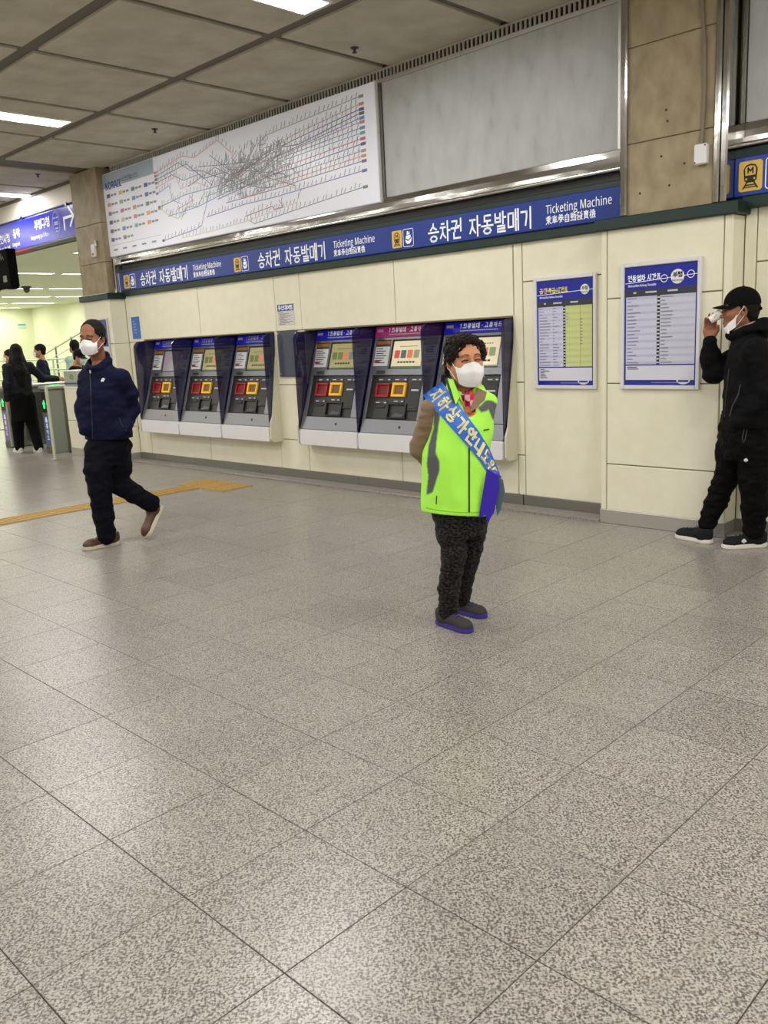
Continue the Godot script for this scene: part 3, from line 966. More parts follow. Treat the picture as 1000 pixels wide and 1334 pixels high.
func machine(x0: float, W: float, label: String, head: Material, scr: Material, last: bool, first: bool, full: bool) -> void:
	var t := thing("ticket_machine", label, "ticket machine", Vector3(x0, 0, 0), 0.0, "ticket machines")
	var F := fascia_frame()
	var L := Vector2(FTOP.x - FBOT.x, FTOP.y - FBOT.y).length()
	var w0 := .018
	var w1 := W - .018
	# housing in the recess
	var st := S()
	bx(st, Vector3(.006, .56, -.44), Vector3(W - .006, 1.545, -.225), .003)
	bx(st, Vector3(.004, .56, -.225), Vector3(W - .004, .575, .1), .003)
	part("housing", st, mm.recess, t)
	# fascia: grey sheet with the dark panel recessed in it; v counted from the top
	var fr := func(u0: float, v0: float, u1: float, v1: float, z0: float, z1: float, m: Material, called: String, par: Node3D, b := .003) -> MeshInstance3D:
		var q := S()
		bx(q, Vector3(lerpf(w0, w1, u0), L * (1.0 - v1), z0), Vector3(lerpf(w0, w1, u1), L * (1.0 - v0), z1), b, F)
		return part(called, q, m, par)
	var s := S()
	for r in [[0, .10, 1, .125], [0, .125, .03, .375], [.27, .125, .29, .395], [.78, .125, 1, .395], [0, .375, .29, .395], [0, .395, 1, .455], [0, .455, .05, .865], [.84, .455, 1, .865]]:
		bx(s, Vector3(lerpf(w0, w1, r[0]), L * (1.0 - r[3]), -.02), Vector3(lerpf(w0, w1, r[2]), L * (1.0 - r[1]), 0), .0015, F)
	var fa := part("fascia", s, mm.fascia, t)
	fr.call(0, .868, 1, 1.0, -.02, .002, mm.apron, "apron", t)
	var lk := S()
	lathe(lk, [Vector2(.001, .006), Vector2(.012, .006), Vector2(.014, 0), Vector2(.014, -.01)], F * Transform3D(Basis(Vector3.RIGHT, PI / 2), Vector3(lerpf(w0, w1, .61), L * .065, .0)), 12)
	part("lock", lk, mm.panel, t)
	var hd: MeshInstance3D = fr.call(0, 0, 1, .098, -.02, .006, head, "header_sign", t)
	var hx := F * Transform3D(Basis(), Vector3(lerpf(w0, w1, .2), L * .945, .0072))
	korean("lettering", "1회용발매·교통카드 충전", .042, .047, .006, hx, M.white_print if full else mm.paper, hd, 0.95, 0.35)
	var sub := S()
	for k in 16: ribbon(sub, Vector2(.02 + k * .026, -.021), Vector2(.02 + k * .026 + .018, -.021), .007, flat(hx), hx.basis.z)
	ribbon(sub, Vector2(-.13, .02), Vector2(-.075, .02), .026, flat(hx), hx.basis.z)
	part("small_print", sub, mm.paper, hd)
	# screen
	fr.call(.29, .125, .78, .395, -.03, -.012, mm.panel, "screen_bezel", t)
	var sc: MeshInstance3D = fr.call(.315, .138, .765, .385, -.014, -.004, scr, "screen", t, .002)
	if scr != mm.screen_off:
		var gx := func(u: float, v: float) -> Vector2: return Vector2(lerpf(w0, w1, u), L * (1.0 - v))
		var FZ := F * Transform3D(Basis(), Vector3(0, 0, -.0032))
		var cols := [c8(196, 70, 60), c8(58, 92, 96), c8(214, 112, 72), c8(132, 148, 104)]
		if scr == mm.screen_dim: cols = [c8(96, 112, 60), c8(96, 112, 60), c8(206, 120, 80), c8(100, 116, 120)]
		for k in 4:
			var q := S()
			var a: Vector2 = gx.call(.39 + k * .098, .295)
			slab(q, rrect(a.x - .033, a.y - .002, a.x + .033, a.y + .072, .008, 3), FZ, .0006)
			part("screen_button", q, tinted(cols[k], .3, .2), sc)
		var q2 := S()
		for k in 6:
			var a: Vector2 = gx.call(.43 + k * .045, .335)
			slab(q2, rrect(a.x - .015, a.y - .008, a.x + .015, a.y + .008, .006, 3), FZ, .0006)
		for k in 9:
			var a: Vector2 = gx.call(.43 + k * .03, .19)
			slab(q2, rrect(a.x - .009, a.y - .003, a.x + .008, a.y + .003, .002, 2), FZ, .0006)
		part("screen_keys", q2, mm.panel, sc)
		fr.call(.315, .372, .765, .385, -.005, -.0034, mm.grass, "screen_footer", sc, .0)
	# notices left of it
	fr.call(.03, .125, .27, .375, -.02, -.006, mm.panel2, "notice_field", t)
	fr.call(.04, .13, .265, .165, -.008, -.002, mm.brown, "notice_strip", t)
	var np: MeshInstance3D = fr.call(.035, .185, .26, .37, -.008, -.002, mm.paper, "notice_paper", t)
	var pr := S()
	for k in 7:
		var y := L * (1.0 - (.205 + k * .022))
		ribbon(pr, Vector2(lerpf(w0, w1, .055), y), Vector2(lerpf(w0, w1, .15 + .08 * fposmod(k * .618, 1.0)), y), .008, flat(F * Transform3D(Basis(), Vector3(0, 0, -.0012))), F.basis.z)
	part("small_print", pr, mm.panel2, np)
	var pr2 := S()
	ribbon(pr2, Vector2(lerpf(w0, w1, .05), L * .675), Vector2(lerpf(w0, w1, .13), L * .672), .012, flat(F * Transform3D(Basis(), Vector3(0, 0, -.0010))), F.basis.z)
	part("red_print", pr2, mm.red, np)
	var cs: MeshInstance3D = fr.call(.11, .41, .25, .445, -.01, .006, mm.panel2, "card_slot", t)
	fr.call(.135, .418, .225, .43, .002, .0075, M.dark, "slit", cs, .001)
	fr.call(.83, .19, .925, .25, -.005, .01, mm.panel2, "speaker_plate", t)
	fr.call(.86, .40, .935, .44, -.005, .008, mm.panel2, "reader_plate", t)
	# dark panel with its slots
	var dp: MeshInstance3D = fr.call(.05, .455, .84, .865, -.05, -.018, mm.panel, "slot_panel", t)
	fr.call(.06, .47, .12, .855, -.02, -.012, M.dark, "side_plate", dp)
	for r in [["red_slot", .145, .53, .35, .66, mm.red, mm.red_in, .018], ["yellow_slot", .395, .525, .605, .655, mm.yellow, mm.yellow_in, .024]]:
		var q := S()
		var u0 := lerpf(w0, w1, r[1])
		var u1 := lerpf(w0, w1, r[3])
		var y0: float = L * (1.0 - r[4])
		var y1: float = L * (1.0 - r[2])
		var e: float = r[7]
		bx(q, Vector3(u0, y0, -.02), Vector3(u1, y0 + e, .004), .003, F)
		bx(q, Vector3(u0, y1 - e, -.02), Vector3(u1, y1, .004), .003, F)
		bx(q, Vector3(u0, y0 + e, -.02), Vector3(u0 + e, y1 - e, .004), .003, F)
		bx(q, Vector3(u1 - e, y0 + e, -.02), Vector3(u1, y1 - e, .004), .003, F)
		var fm := part(r[0], q, r[5], dp)
		var q3 := S()
		bx(q3, Vector3(u0 + e, y0 + e, -.05), Vector3(u1 - e, y1 - e, -.014), .001, F)
		bx(q3, Vector3(u0 + e, y0 + e, -.014), Vector3(u1 - e, y0 + e + .012, -.008), .001, F)
		part("slot_mouth", q3, r[6], fm)
	for r in [[.145, .475, .35, .515], [.40, .475, .60, .515], [.66, .475, .82, .515], [.43, .675, .60, .71], [.15, .69, .34, .72]]:
		var q := S()
		bx(q, Vector3(lerpf(w0, w1, r[0]), L * (1 - r[3]), -.02), Vector3(lerpf(w0, w1, r[2]), L * (1 - r[1]), -.012), .002, F)
		var pl := part("label_plate", q, mm.panel2, dp)
		var q4 := S()
		var FZ2 := F * Transform3D(Basis(), Vector3(0, 0, -.0112))
		ribbon(q4, Vector2(lerpf(w0, w1, r[0] + .02), L * (1 - r[1] - .02)), Vector2(lerpf(w0, w1, r[0] + .07), L * (1 - r[1] - .02)), .008, flat(FZ2), F.basis.z)
		ribbon(q4, Vector2(lerpf(w0, w1, r[2] - .04), L * (1 - r[1] - .02)), Vector2(lerpf(w0, w1, r[2] - .02), L * (1 - r[1] - .02)), .01, flat(FZ2), F.basis.z)
		part("small_print", q4, mm.paper, pl)
	fr.call(.18, .735, .31, .76, -.02, -.008, M.dark, "coin_return", dp)
	# pocket where tickets fall
	var pk := S()
	bx(pk, Vector3(lerpf(w0, w1, .37), L * .145, -.02), Vector3(lerpf(w0, w1, .39), L * .285, .004), .002, F)
	bx(pk, Vector3(lerpf(w0, w1, .64), L * .145, -.02), Vector3(lerpf(w0, w1, .66), L * .285, .004), .002, F)
	bx(pk, Vector3(lerpf(w0, w1, .39), L * .27, -.02), Vector3(lerpf(w0, w1, .64), L * .285, .004), .002, F)
	bx(pk, Vector3(lerpf(w0, w1, .39), L * .145, -.02), Vector3(lerpf(w0, w1, .64), L * .155, .004), .002, F)
	var pm := part("ticket_pocket", pk, M.dark, dp)
	var lip := S()
	face(lip, [F * Vector3(lerpf(w0, w1, .45), L * .158, .002), F * Vector3(lerpf(w0, w1, .62), L * .158, .002), F * Vector3(lerpf(w0, w1, .62), L * .185, -.015), F * Vector3(lerpf(w0, w1, .49), L * .200, -.015)], F.basis.z)
	part("steel_lip", lip, mm.lip, pm)
	fr.call(.665, .53, .825, .78, -.02, -.006, M.dark, "note_slot_plate", dp)
	fr.call(.69, .585, .80, .60, -.008, -.002, mm.paper, "note_slot", dp)
	fr.call(.70, .74, .80, .755, -.008, -.002, mm.panel2, "note_slot", dp)
	# white tray below
	var ty := S()
	slab(ty, rrect(.008, .405, W - .008, .562, .022, 4), Transform3D(Basis(), Vector3(0, 0, 0.0)), .15)
	slab(ty, rrect(.012, .41, W - .012, .557, .022, 4), Transform3D(Basis(), Vector3(0, 0, .15)), .008)
	part("tray", ty, mm.tray, t)
	# navy side shields: from the fascia to the front edge, upper front corner rounded
	var sides := [W] if not first else [0.0, W]
	for sx in sides:
		var poly := PackedVector2Array([Vector2(FBOT.x + .005, .57), Vector2(.152, .57), Vector2(.152, 1.45)])
		for k in 6: poly.append(Vector2(.152 - .09 + cos(PI / 2 * (k + 1) / 6) * .09, 1.45 + sin(PI / 2 * (k + 1) / 6) * .09))
		poly.append(Vector2(-.19, 1.542))
		poly.append(Vector2(-.19, 1.5))
		var q := S()
		slab(q, poly, Transform3D(Basis(Vector3(0, 0, 1), Vector3.UP, Vector3(-1, 0, 0)), Vector3(sx + .004, 0, 0)), .008)
		part("side_shield", q, M.shield, t)
	if last or first:
		var ex := W + .012 if last else -.028
		var poly2 := PackedVector2Array([Vector2(-.01, .40), Vector2(.13, .40), Vector2(.158, .43), Vector2(.158, .60), Vector2(.12, .68), Vector2(.012, 1.35), Vector2(.0, 1.56), Vector2(-.01, 1.56)])
		if first: poly2 = PackedVector2Array([Vector2(-.01, .40), Vector2(.13, .40), Vector2(.158, .43), Vector2(.158, .60), Vector2(.10, .70), Vector2(.03, 1.15), Vector2(.05, 1.25), Vector2(.10, 1.32), Vector2(.11, 1.45), Vector2(.07, 1.52), Vector2(-.01, 1.53)])
		var q := S()
		slab(q, poly2, Transform3D(Basis(Vector3(0, 0, 1), Vector3.UP, Vector3(-1, 0, 0)), Vector3(ex + .016, 0, 0)), .016)
		part("end_shell", q, mm.shell, t)

func build_machines() -> void:
	mach_mats()
	var A := .8853
	var B := .8633
	machine(-7.24, A, "ticket machine with blue header at the far left end, its screen a pale mauve", mm.head_blue, mm.screen_off, false, true, false)
	machine(-7.24 + A, A, "middle ticket machine of the left bank, blue header, screen showing yellowish buttons", mm.head_blue, mm.screen_dim, false, false, false)
	machine(-7.24 + 2 * A, A, "blue headed ticket machine ending the left bank, beside the grey acrylic plate", mm.head_blue, mm.screen_dim, true, false, false)
	machine(-4.09, B, "blue headed ticket machine between the acrylic plate and the pink headed machine", mm.head_blue, mm.screen_dim, false, true, true)
	machine(-4.09 + B, B, "only ticket machine with a pink header", mm.head_pink, mm.screen, false, false, true)
	machine(-4.09 + 2 * B, B, "ticket machine directly behind the woman in the yellow vest, blue header", mm.head_blue, mm.screen, true, false, true)
	# small things between and beside the banks
	var n := thing("notice", "small paper notice with a blue heading above the gap between the machine banks", "notice", Vector3(-4.36, 1.615, 0))
	put("sheet", box(Vector3(-.135, 0, 0), Vector3(.135, .212, .004), .001), mat(c8(214, 212, 208), .6), n)
	put("heading", box(Vector3(-.13, .142, .003), Vector3(.13, .208, .0055), .001), mat(c8(44, 72, 150), .5), n)
	korean("lettering", "무선대여함", .045, .047, .007, Transform3D(Basis(), Vector3(-.115, .153, .0062)), M.white_print, n)
	var st := S()
	for k in 11:
		var r := fposmod(k * .618, 1.0)
		ribbon(st, Vector2(-.12 + .03 * r, .125 - k * .0115), Vector2(-.04 + .15 * r, .125 - k * .0115), .004, flat(Transform3D(Basis(), Vector3(0, 0, .0046))), Vector3.BACK)
	part("small_print", st, M.mid, n)
	var a := thing("acrylic_plate", "grey tinted acrylic plate on the wall between the two machine banks", "acrylic plate", Vector3(-4.345, 1.085, 0.0))
	put("plate", box(Vector3(-.165, 0, .012), Vector3(.165, .475, .02), .002), M.acrylic, a)
	var sp := S()
	for q in [[-.14, .03], [.14, .03], [-.14, .445], [.14, .445]]:
		tube(sp, [Vector3(q[0], q[1], 0), Vector3(q[0], q[1], .026)], .008, 8)
	part("standoff", sp, M.steel, a)
	var p := thing("wall_plate", "upright blue plate on the cream wall above the leftmost ticket machine", "sign plate", Vector3(-7.385, 1.575, 0))
	put("plate_face", box(Vector3(-.095, 0, 0), Vector3(.095, .275, .008), .002), mat(c8(58, 110, 190), .4), p)
	var s2 := S()
	for k in 5: ribbon(s2, Vector2(-.05, .22 - k * .035), Vector2(-.02 + .06 * fposmod(k * .618, 1.0), .22 - k * .035), .011, flat(Transform3D(Basis(), Vector3(0, 0, .009))), Vector3.BACK)
	part("small_print", s2, mat(c8(150, 180, 220), .5), p)

# ---------------------------------------------------------------- signs
func pictograms(par: Node3D, x: float, y: float, z: float, h: float) -> void:
	# yellow square with a train front, blue square with a ship
	var st := S()
	slab(st, rrect(x, y, x + h * .82, y + h, h * .1), Transform3D(Basis(), Vector3(0, 0, z)), .002)
	var b := part("train_square", st, M.yellow_print, par)
	var X := func(px: float, py: float) -> Vector2: return Vector2(x + h * .82 * px, y + h * py)
	var q := S()
	var Z := Transform3D(Basis(), Vector3(0, 0, z + .0025))
	var outer := PackedVector2Array()
	for e in [[.24, .36], [.2, .72], [.3, .86], [.5, .9], [.7, .86], [.8, .72], [.76, .36], [.66, .28], [.34, .28]]: outer.append(X.call(e[0], e[1]))
	slab(q, outer, Z, .0008)
	for sgn in [-1.0, 1.0]:
		ribbon(q, X.call(.5 + sgn * .14, .3), X.call(.5 + sgn * .3, .1), h * .05, flat(Z), Vector3.BACK)
	ribbon(q, X.call(.3, .2), X.call(.7, .2), h * .045, flat(Z), Vector3.BACK)
	ribbon(q, X.call(.26, .13), X.call(.74, .13), h * .04, flat(Z), Vector3.BACK)
	part("train_front", q, M.black_print, b)
	var q2 := S()
	var Z2 := Transform3D(Basis(), Vector3(0, 0, z + .0036))
	var win := PackedVector2Array()
	for e in [[.29, .52], [.27, .73], [.33, .81], [.5, .84], [.67, .81], [.73, .73], [.71, .52]]: win.append(X.call(e[0], e[1]))
	slab(q2, win, Z2, .0005)
	slab(q2, disc(X.call(.33, .4).x, X.call(.33, .4).y, h * .035, h * .035, 10), Z2, .0005)
	slab(q2, disc(X.call(.67, .4).x, X.call(.67, .4).y, h * .035, h * .035, 10), Z2, .0005)
	part("train_window", q2, M.yellow_print, b)
	var q3 := S()
	for e in [[.4, .6, .4, .76], [.4, .76, .5, .66], [.5, .66, .6, .76], [.6, .76, .6, .6]]:
		ribbon(q3, X.call(e[0], e[1]), X.call(e[2], e[3]), h * .05, flat(Transform3D(Basis(), Vector3(0, 0, z + .0045))), Vector3.BACK)
	part("letter", q3, M.black_print, b)
	var x2 := x + h * .93
	var s4 := S()
	var ro := rrect(x2, y, x2 + h * .82, y + h, h * .1)
	for i in ro.size(): ribbon(s4, ro[i], ro[(i + 1) % ro.size()], h * .035, flat(Transform3D(Basis(), Vector3(0, 0, z + .001))), Vector3.BACK)
	part("ship_frame", s4, M.white_print, par)
	var s5 := S()
	var Y := func(px: float, py: float) -> Vector2: return Vector2(x2 + h * .82 * px, y + h * py)
	var Z5 := Transform3D(Basis(), Vector3(0, 0, z + .001))
	for poly in [[[.18, .42], [.5, .3], [.85, .5], [.8, .3], [.66, .16], [.4, .14], [.26, .24]], [[.24, .48], [.5, .38], [.76, .52], [.74, .66], [.3, .62]], [[.36, .66], [.66, .69], [.64, .84], [.56, .84], [.56, .76], [.5, .76], [.5, .88], [.4, .88]]]:
		var pp := PackedVector2Array()
		for e in poly: pp.append(Y.call(e[0], e[1]))
		slab(s5, pp, Z5, .001)
	part("ship", s5, M.white_print, par)

func build_signs() -> void:
	var t := thing("ticketing_sign", "long blue sign with white Korean lettering above the ticket machines", "sign", Vector3(0, 0, 0))
	put("sign_box", box(Vector3(-7.58, 2.182, .0), Vector3(-.475, 2.402, .055), .005), M.sign_blue, t)
	put("sign_end", box(Vector3(-7.592, 2.165, .0), Vector3(-7.58, 2.408, .06), .003), M.steel, t)
	for e in [[-7.47], [-5.11], [-2.745]]:
		pictograms(t, e[0], 2.205, .055, .145 if e[0] > -7 else .16)
	# lettering measured along the wall: three times the same text
	for e in [[-7.065, -5.90], [-4.685, -3.515], [-2.315, -1.135]]:
		korean("lettering", "승차권 자동발매기", .15, .1265, .0150, Transform3D(Basis(), Vector3(e[0], 2.208, .0565)), M.white_print, t, .76, .5)
		latin("small_lettering", "Ticketing Machine", .062, Transform3D(Basis(), Vector3(e[1], 2.318, .0565)), M.white_print, t, .80)
		korean("small_lettering", "乘車券自動發賣機", .060, .0535, .0062, Transform3D(Basis(), Vector3(e[1], 2.212, .0565)), M.white_print, t, .82)
	var r := thing("ticketing_sign", "blue sign with a yellow train square at the right edge, beyond the chrome post", "sign", Vector3(0, 0, 0))
	put("sign_box", box(Vector3(.285, 2.205, .0), Vector3(6.8, 2.44, .055), .005), M.sign_blue, r)
	pictograms(r, .315, 2.232, .055, .18)
	korean("lettering", "승차권 자동발매기", .15, .1265, .0150, Transform3D(Basis(), Vector3(.74, 2.245, .0565)), M.white_print, r, .76, .5)
	# hanging direction sign over the gates
	var h := thing("direction_sign", "overhead blue direction sign with a bent white arrow above the ticket gates", "sign", Vector3(0, 0, -.08))
	put("sign_box", box(Vector3(-13.4, 2.985, 0), Vector3(-8.50, 3.395, .12), .012), M.hang_blue, h)
	put("lower_rail", box(Vector3(-13.4, 2.955, .0), Vector3(-8.48, 2.99, .125), .006), M.mid, h)
	put("end_rail", box(Vector3(-8.50, 2.955, -.004), Vector3(-8.47, 3.40, .126), .006), M.chrome, h)
	put("red_strip", box(Vector3(-13.4, 2.952, .0), Vector3(-10.1, 2.984, .127), .005), mat(c8(140, 24, 28), .5), h)
	for x in [-8.9, -10.35, -12.0]:
		put("hanger", box(Vector3(x - .03, 3.39, .04), Vector3(x + .03, 3.45, .09), .004), M.dark, h)
	var Z := Transform3D(Basis(), Vector3(0, 0, .1215))
	korean("lettering", "인천시청", .12, .125, .017, Z * Transform3D(Basis(), Vector3(-11.24, 3.135, 0)), M.white_print, h, .95)
	korean("lettering", "동막", .12, .13, .018, Z * Transform3D(Basis(), Vector3(-10.62, 3.165, 0)), M.white_print, h, .95)
	korean("lettering", "부평구청", .125, .125, .019, Z * Transform3D(Basis(), Vector3(-9.86, 3.195, 0)), M.white_print, h, .95)
	latin("small_lettering", "Incheon City Hall", .05, Z * Transform3D(Basis(), Vector3(-11.25, 3.055, 0)), M.white_print, h, .9)
	latin("small_lettering", "Dongmak", .05, Z * Transform3D(Basis(), Vector3(-10.68, 3.075, 0)), M.white_print, h, .9)
	latin("small_lettering", "Bupyeong-gu Office", .05, Z * Transform3D(Basis(), Vector3(-10.02, 3.10, 0)), M.white_print, h, .95)
	var em := S()
	var ring := disc(-9.17, 3.205, .105, .155, 24)
	for i in 24: ribbon(em, ring[i], ring[(i + 1) % 24], .012, flat(Z), Vector3.BACK)
	for e in [[-9.23, 3.28, -9.19, 3.28], [-9.15, 3.28, -9.11, 3.28], [-9.22, 3.22, -9.12, 3.22], [-9.22, 3.195, -9.12, 3.195], [-9.21, 3.14, -9.13, 3.14], [-9.2, 3.10, -9.14, 3.10]]:
		ribbon(em, Vector2(e[0], e[1]), Vector2(e[2], e[3]), .018, flat(Z), Vector3.BACK)
	part("emblem", em, mat(c8(150, 158, 225), .4), h)
	var ar := S()
	for e in [[-8.93, 3.10, -8.93, 3.245], [-8.93, 3.245, -8.64, 3.245], [-8.76, 3.365, -8.64, 3.245], [-8.76, 3.125, -8.64, 3.245]]:
		ribbon(ar, Vector2(e[0], e[1]), Vector2(e[2], e[3]), .034, flat(Z), Vector3.BACK)
	part("arrow", ar, M.white_print, h)

# ---------------------------------------------------------------- the subway map
class Inked:
	var st: SurfaceTool
	func line(a: Vector2, b: Vector2, w: float, col: Color, z := 0.0) -> void:
		var d := (b - a).normalized() * w * 0.5
		var n := Vector2(-d.y, d.x)
		st.set_color(col)
		st.set_normal(Vector3.BACK)
		var q := [a - d + n, b + d + n, b + d - n, a - d - n]
		for k in [0, 1, 2, 0, 2, 3]:
			st.set_color(col)
			st.set_normal(Vector3.BACK)
			st.add_vertex(Vector3(q[k].x, q[k].y, z))

func lin(c: Color) -> Color:
	return c.srgb_to_linear()

func build_map() -> void:
	var t := thing("subway_map", "wide white subway map board with coloured lines high on the wall", "map board", Vector3(-7.74, 2.615, .0))
	var W := 4.865
	var H := .995
	put("board", box(Vector3(0, 0, .0), Vector3(W, H, .058), .006), M.map_white, t)
	put("side_frame", box(Vector3(W, -.004, .0), Vector3(W + .012, H + .004, .062), .003), M.white, t)
	put("heading_band", box(Vector3(.01, H - .175, .0575), Vector3(1.22, H - .008, .0592), .0005), mat(c8(176, 196, 218), .35), t)
	latin("lettering", "KORAIL", .085, Transform3D(Basis(), Vector3(.06, H - .155, .0594)), mat(c8(24, 60, 170), .5), t, .95, false, true)
	korean("small_lettering", "수도권전철노선도", .05, .054, .0075, Transform3D(Basis(), Vector3(.44, H - .148, .0600)), mat(c8(110, 120, 140), .5), t)
	var k := Inked.new()
	k.st = S()
	var rng := RandomNumberGenerator.new()
	rng.seed = 21
	var grey := lin(c8(146, 148, 158))
	k.line(Vector2(.88, H - .12), Vector2(1.12, H - .12), .010, lin(c8(130, 145, 170)))
	var palette := [c8(60, 62, 82), c8(232, 196, 80), c8(60, 120, 84), c8(58, 52, 140), c8(238, 150, 110), c8(110, 170, 110), c8(66, 110, 210), c8(60, 90, 170), c8(140, 110, 170), c8(176, 90, 140), c8(190, 150, 80), c8(80, 130, 80), c8(70, 80, 70), c8(170, 205, 120), c8(226, 90, 130), c8(240, 170, 70), c8(90, 90, 90), c8(70, 110, 220), c8(90, 170, 170), c8(240, 150, 60), c8(50, 70, 150), c8(120, 120, 70)]
	for i in palette.size(): palette[i] = palette[i].lerp(c8(226, 228, 240), .3)
	# legend at the left: coloured squares with two short words
	var n := 0
	for r in 6:
		for c in (4 if r < 5 else 2):
			var p := Vector2(.10 + c * .30, H - .27 - r * .105)
			k.line(p, p + Vector2(.035, 0), .045, lin(palette[n]))
			k.line(p + Vector2(.085, 0), p + Vector2(.125, 0), .024, grey)
			k.line(p + Vector2(.165, 0), p + Vector2(.205, 0), .024, grey)
			n += 1
	k.line(Vector2(.08, .135), Vector2(1.25, .135), .004, lin(c8(170, 172, 180)))
	for c in 5: k.line(Vector2(.12 + c * .23, .075), Vector2(.20 + c * .23, .075), .02, grey)
	# lines: [colour, width, points...] in board fractions
	var runs := [
		[c8(150, 160, 120), [.545, .70, .56, .80, .60, .86, .94, .93]], [c8(206, 150, 96), [.40, .50, .55, .66, .60, .70, .70, .78, .94, .865]], [c8(60, 58, 110), [.38, .48, .54, .62, .58, .68, .72, .74, .94, .82]],
		[c8(70, 80, 70), [.43, .56, .66, .70, .72, .68, .94, .785]], [c8(90, 120, 200), [.60, .62, .80, .69, .94, .745]], [c8(170, 130, 100), [.56, .50, .62, .62, .94, .71]], [c8(90, 130, 180), [.42, .42, .60, .56, .64, .60, .94, .66]],
		[c8(96, 160, 150), [.30, .42, .52, .48, .64, .57, .94, .615]], [c8(200, 80, 110), [.46, .40, .62, .50, .94, .565]], [c8(80, 60, 110), [.36, .36, .62, .47, .70, .47, .94, .52]], [c8(150, 150, 150), [.50, .40, .70, .42, .94, .46]],
		[c8(226, 130, 80), [.48, .30, .62, .36, .94, .415]], [c8(110, 80, 140), [.40, .30, .66, .32, .72, .34, .94, .37]], [c8(90, 80, 180), [.30, .20, .48, .24, .62, .24, .94, .285]], [c8(96, 120, 96), [.50, .06, .52, .02, .94, .14]],
		[c8(150, 70, 60), [.48, .115, .60, .155, .61, .12, .645, .125, .63, .20]], [c8(220, 200, 150), [.16, .03, .30, .035, .48, .06, .70, .14, .72, .25, .66, .33]],
		[c8(60, 60, 120), [.065, .045, .24, .095, .27, .12, .33, .50, .36, .62]], [c8(100, 130, 190), [.10, .31, .26, .335, .42, .42]], [c8(96, 100, 110), [.06, .44, .20, .50, .36, .50, .46, .56]],
		[c8(230, 130, 100), [.055, .84, .20, .93, .26, .87, .30, .90, .38, .97, .44, .80]], [c8(110, 120, 100), [.055, .80, .18, .87, .24, .74, .30, .70, .36, .60]], [c8(80, 70, 130), [.055, .76, .22, .83, .30, .62, .40, .62]], [c8(120, 120, 120), [.055, .72, .14, .76, .20, .66, .28, .68, .34, .52]],
		[c8(230, 170, 130), [.055, .67, .16, .73, .18, .58, .26, .60, .32, .52]], [c8(110, 140, 190), [.055, .60, .12, .65, .13, .48, .17, .42]], [c8(200, 190, 110), [.06, .42, .10, .33, .15, .26, .20, .30]], [c8(190, 120, 90), [.15, .36, .24, .42, .22, .48]], [c8(120, 170, 120), [.17, .24, .20, .36, .26, .34, .30, .46]],
		[c8(110, 115, 120), [.22, .58, .36, .70, .46, .52, .52, .70, .56, .84]], [c8(120, 125, 118), [.28, .76, .40, .70, .50, .66, .58, .46, .70, .30]], [c8(100, 104, 112), [.34, .84, .42, .64, .54, .54, .66, .44]], [c8(140, 150, 130), [.36, .40, .44, .58, .58, .62, .66, .56, .72, .38]],
		[c8(90, 96, 110), [.40, .72, .48, .46, .56, .36, .62, .34]], [c8(130, 160, 140), [.38, .54, .46, .68, .56, .66, .62, .52, .56, .42, .44, .42, .38, .54]], [c8(150, 130, 110), [.32, .66, .44, .50, .52, .58, .64, .64]], [c8(100, 120, 100), [.36, .46, .50, .50, .60, .58, .66, .66]],
	]
	var x0 := 1.25
	var sx := W - 1.42
	for r in runs:
		var col: Color = lin(r[0].lerp(c8(226, 228, 240), .22))
		var pts := []
		for i in range(0, r[1].size(), 2): pts.append(Vector2(x0 + sx * (r[1][i] - .05) / .9, .02 + (H - .04) * r[1][i + 1]))
		for i in pts.size() - 1:
			var a: Vector2 = pts[i]
			var b: Vector2 = pts[i + 1]
			k.line(a, b, .0075, col)
			var m := int(a.distance_to(b) / .062)
			for j in m:
				var p := a.lerp(b, (j + rng.randf_range(.2, .6)) / m)
				k.line(p + Vector2(.008, .012), p + Vector2(.024, .03 + rng.randf() * .03), .0085, grey, .0003)
		if r[1][r[1].size() - 2] > .93:
			var e: Vector2 = pts[-1]
			k.line(e + Vector2(.02, 0), e + Vector2(.06, 0), .026, col)
		if r[1][0] < .07: k.line(pts[0] - Vector2(.03, 0), pts[0] - Vector2(.005, 0), .028, col)
	# the crowded centre of the map
	for i in 300:
		var a := rng.randf() * TAU
		var rr := sqrt(rng.randf())
		var p := Vector2(x0 + sx * (.52 + cos(a) * rr * .2), .02 + H * (.54 + sin(a) * rr * .26))
		var g := rng.randf_range(.9, 1.6)
		k.line(p, p + Vector2(.013, .028 + rng.randf() * .02), .0075, Color(grey.r * g, grey.g * g, grey.b * g), .0004)
	for i in 90:
		var a := rng.randf() * TAU
		var rr := sqrt(rng.randf())
		var p := Vector2(x0 + sx * (.54 + cos(a) * rr * .18), .02 + H * (.52 + sin(a) * rr * .24))
		var q: Vector2 = p + [Vector2(.12, .0), Vector2(.09, .06), Vector2(.02, .1), Vector2(-.08, .07)][i % 4]
		k.line(p, q, .006, lin([c8(130, 136, 128), c8(120, 125, 150), c8(150, 140, 110), c8(110, 116, 120)][(i / 4) % 4]), .0002)
	var pm := part("printed_lines", k.st, M.print, t)
	pm.position = Vector3(0, 0, .0588)

